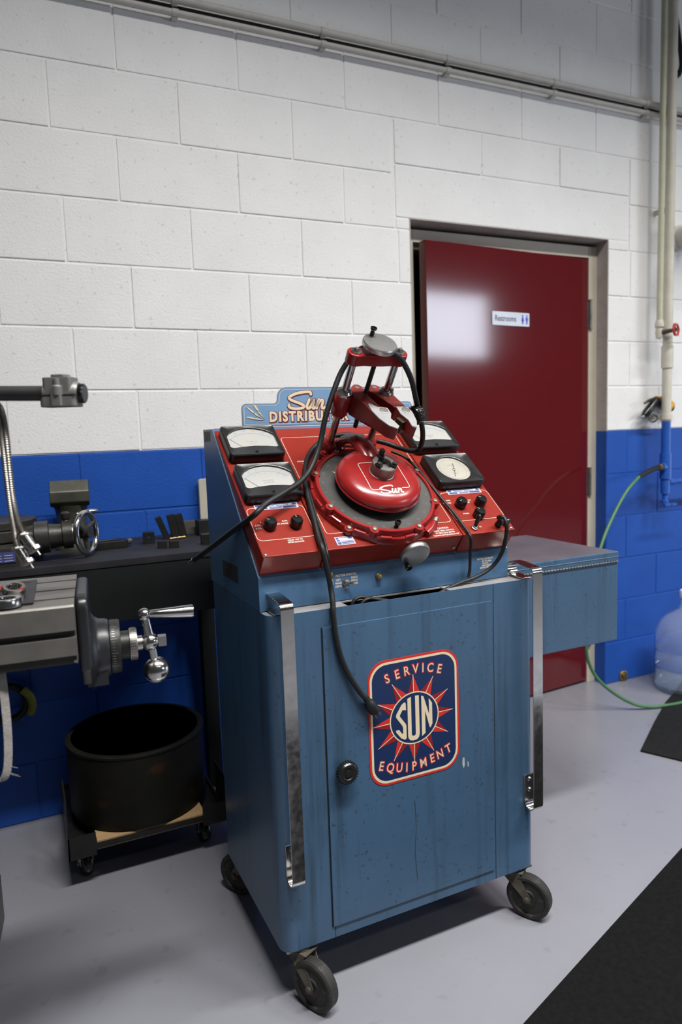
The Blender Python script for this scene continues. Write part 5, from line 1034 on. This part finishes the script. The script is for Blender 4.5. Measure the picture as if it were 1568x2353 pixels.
ob('rim', MB().tube([((0.0245+0.0018*math.cos(6*2*PI*i/36))*math.cos(2*PI*i/36), (0.0245+0.0018*math.cos(6*2*PI*i/36))*math.sin(2*PI*i/36), 0) for i in range(36)], 0.0052, 8, closed=True), REDV, vw)
ob('wheel_hub', MB().cyl(0.008, -0.006, 0.006, 14), FORK, vw)
for k in range(3): ob('spoke', MB().tube([(0.005*math.cos(2.094*k), 0.005*math.sin(2.094*k), 0), (0.023*math.cos(2.094*k), 0.023*math.sin(2.094*k), 0)], 0.0036, 8), REDV, vw)
at_ = thing('air_tool', 'black and yellow air gun hanging behind the cream pipe at the right', 'tool', (2.36, -0.045, 1.31))
ob('grip', MB().tube([(-0.080, -0.012, -0.030), (-0.066, -0.012, -0.016), (-0.03, -0.010, 0.018), (0.012, -0.004, 0.048), (0.020, 0.0, 0.054)], [0.013, 0.020, 0.019, 0.017, 0.010], 16), BLACK, at_)
ob('trigger', MB().tube([(-0.078, -0.012, 0.030), (-0.050, -0.012, 0.042), (-0.012, -0.008, 0.050)], [0.005, 0.007, 0.008], 10), BLACK, at_)
ob('body', MB().tube([(0.030, 0.018, 0.045), (0.075, 0.016, 0.030), (0.115, 0.014, 0.012), (0.130, 0.012, 0.0)], [0.022, 0.030, 0.030, 0.016], 16), BLACK, at_)
ob('yellow_band', MB().tube([(0.096, 0.0155, 0.0215), (0.112, 0.0145, 0.0135)], 0.0312, 18), YELL, at_)
ob('yellow_band', MB().tube([(0.010, -0.004, 0.0465), (0.015, -0.002, 0.0500)], 0.0178, 16), YELL, at_)
ob('hanging_ring', MB().tube([(-0.012+0.028*math.cos(2*PI*i/28), -0.004, -0.040+0.016*math.sin(2*PI*i/28)) for i in range(28)], 0.0045, 8, closed=True), STEEL, at_)
ob('nozzle', MB().tube([(-0.080, -0.012, -0.030), (-0.088, -0.012, -0.036)], [0.010, 0.006], 12), STEEL, at_)
ob('wall_hook', MB().tube([(0.0, 0.0445, 0.020), (0.0, 0.005, 0.016), (0.0, -0.006, 0.030)], 0.004, 8), STEELD, at_)
hs_ = [(2.349, -0.096, 1.0420), (2.3197, -0.112, 1.0412), (2.2694, -0.12, 1.0355), (2.177, -0.13, 1.0092), (2.0769, -0.15, 0.9478), (1.9797, -0.17, 0.8499), (1.8874, -0.2, 0.7464), (1.8122, -0.22, 0.596), (1.7719, -0.23, 0.4324), (1.7703, -0.23, 0.2987), (1.7903, -0.23, 0.222), (1.8307, -0.24, 0.1517), (1.90, -0.262, 0.085), (1.985, -0.292, 0.030), (2.06, -0.318, 0.0105), (2.14, -0.337, 0.0095), (2.2178, -0.3463, 0.0095), (2.45, -0.345, 0.0095), (2.8, -0.34, 0.0095)]
hg_ = thing('air_hose', 'green air hose looping from the blue pipe down to the floor', 'hose', hs_[0])
o0 = Vector(hs_[0])
ob('tube', MB().tube([p-o0 for p in smooth(hs_[3:], 6)], 0.0072, 12), HOSEG, hg_)
ob('strain_relief', MB().tube([p-o0 for p in smooth(hs_[1:4], 5)], [0.0125-0.0025*i/10 for i in range(11)], 12), RUBBER, hg_)
ob('brass_fitting', MB().tube([Vector(hs_[0])-o0, Vector((2.335, -0.104, 1.0418))-o0, Vector((2.3345, -0.1043, 1.0418))-o0, Vector(hs_[1])-o0], [0.016, 0.016, 0.0125, 0.0125], 12), BRASS, hg_)
du = thing('duct_pipe', 'thick white pipe stub sticking out of the wall beyond the cream pipes', 'duct', Tr((2.546, -0.001, 2.112)) @ Rx(PI/2))
ob('flange', MB().lathe([(0.040, 0.0), (0.056, 0.0), (0.058, 0.004), (0.058, 0.020), (0.048, 0.024)], 32), COND, du)
ob('tube', MB().lathe([(0.048, 0.020), (0.048, 0.26), (0.053, 0.262), (0.053, 0.285), (0.044, 0.287), (0.0001, 0.280)], 32), COND, du)
ch_ = [(2.462, -0.016, 3.30), (2.4672, -0.022, 3.1344), (2.4865, -0.028, 3.0284), (2.5155, -0.03, 2.8854), (2.5056, -0.03, 2.837), (2.4901, -0.03, 2.8237)]
wc = thing('hanging_cable', 'short black cable hanging high on the wall right of the pipes', 'cable', ch_[0])
ob('tube', MB().tube([p-Vector(ch_[0]) for p in smooth(ch_, 6)], 0.011, 10), RUBBER, wc)
ob('cable_end', MB().tube([Vector(ch_[-1])-Vector(ch_[0])+Vector((0.006, 0, 0.003)), Vector(ch_[-1])-Vector(ch_[0])+Vector((-0.012, 0, -0.008))], 0.016, 12), BLACK, wc)
bt = thing('water_bottle', 'empty pale blue five gallon water bottle on the floor by the wall', 'bottle', (2.388, -0.220, 0))
BP = [(0.090, 0.004), (0.118, 0.002), (0.128, 0.012), (0.131, 0.03), (0.131, 0.10), (0.126, 0.108), (0.131, 0.116), (0.131, 0.185), (0.126, 0.193), (0.131, 0.201), (0.131, 0.270), (0.126, 0.290), (0.110, 0.325), (0.080, 0.355), (0.045, 0.378), (0.030, 0.392), (0.026, 0.410), (0.026, 0.450)]
ob('shell', MB().lathe(BP+[(0.024, 0.450), (0.024, 0.408), (0.043, 0.375), (0.078, 0.352), (0.107, 0.322), (0.1285, 0.268), (0.1285, 0.03), (0.088, 0.007), (0.0001, 0.020)][:8]+[(0.1285, 0.030), (0.088, 0.010), (0.0001, 0.022)], 48), BOTTLE, bt)
ob('cap', MB().lathe([(0.0300, 0.438), (0.0305, 0.440), (0.0305, 0.468), (0.028, 0.474), (0.0001, 0.475)], 28), CAPW, bt)
tag(ob('floor_plug', MB().lathe([(0.026, 0), (0.026, 0.006), (0.021, 0.010), (0.013, 0.010), (0.012, 0.016), (0.0001, 0.017)], 20), BRASS, None, Tr((2.225, 0.0, 0.027)) @ Rx(PI/2)), 'small round brass cleanout plug low on the blue wall', 'plug')
m1 = thing('floor_mat', 'large plain black rubber mat in the bottom right corner', 'mat', Tr((0.495, -1.391, 0)) @ Rz(math.atan2(0.331, 0.944)))
ob('sheet', MB().prism(rrect(-0.36, -1.25, 1.02, 0.0, 0.02), 0.0005, 0.011), MATR, m1, bevel=0.003)
m2 = thing('floor_mat', 'smaller ribbed black rubber mat on the floor near the water bottle', 'mat', Tr((1.696, -0.593, 0)) @ Rz(math.atan2(0.455, 0.890)))
ob('sheet', MB().prism([(0, 0), (0.30, 0.028), (0.55, 0.045), (0.95, 0.04), (0.95, -0.80), (0, -0.80)], 0.0005, 0.009), MATR2, m2, bevel=0.003)
rbm = MB().box(0.06, -0.004, 0.0085, 0.88, 0.004, 0.0115).mesh('rib', 0.001, 1); rbm.materials.append(MATR2)
for k in range(15): ob('rib', rbm, None, m2, Tr((0, -0.06-0.045*k, 0)))
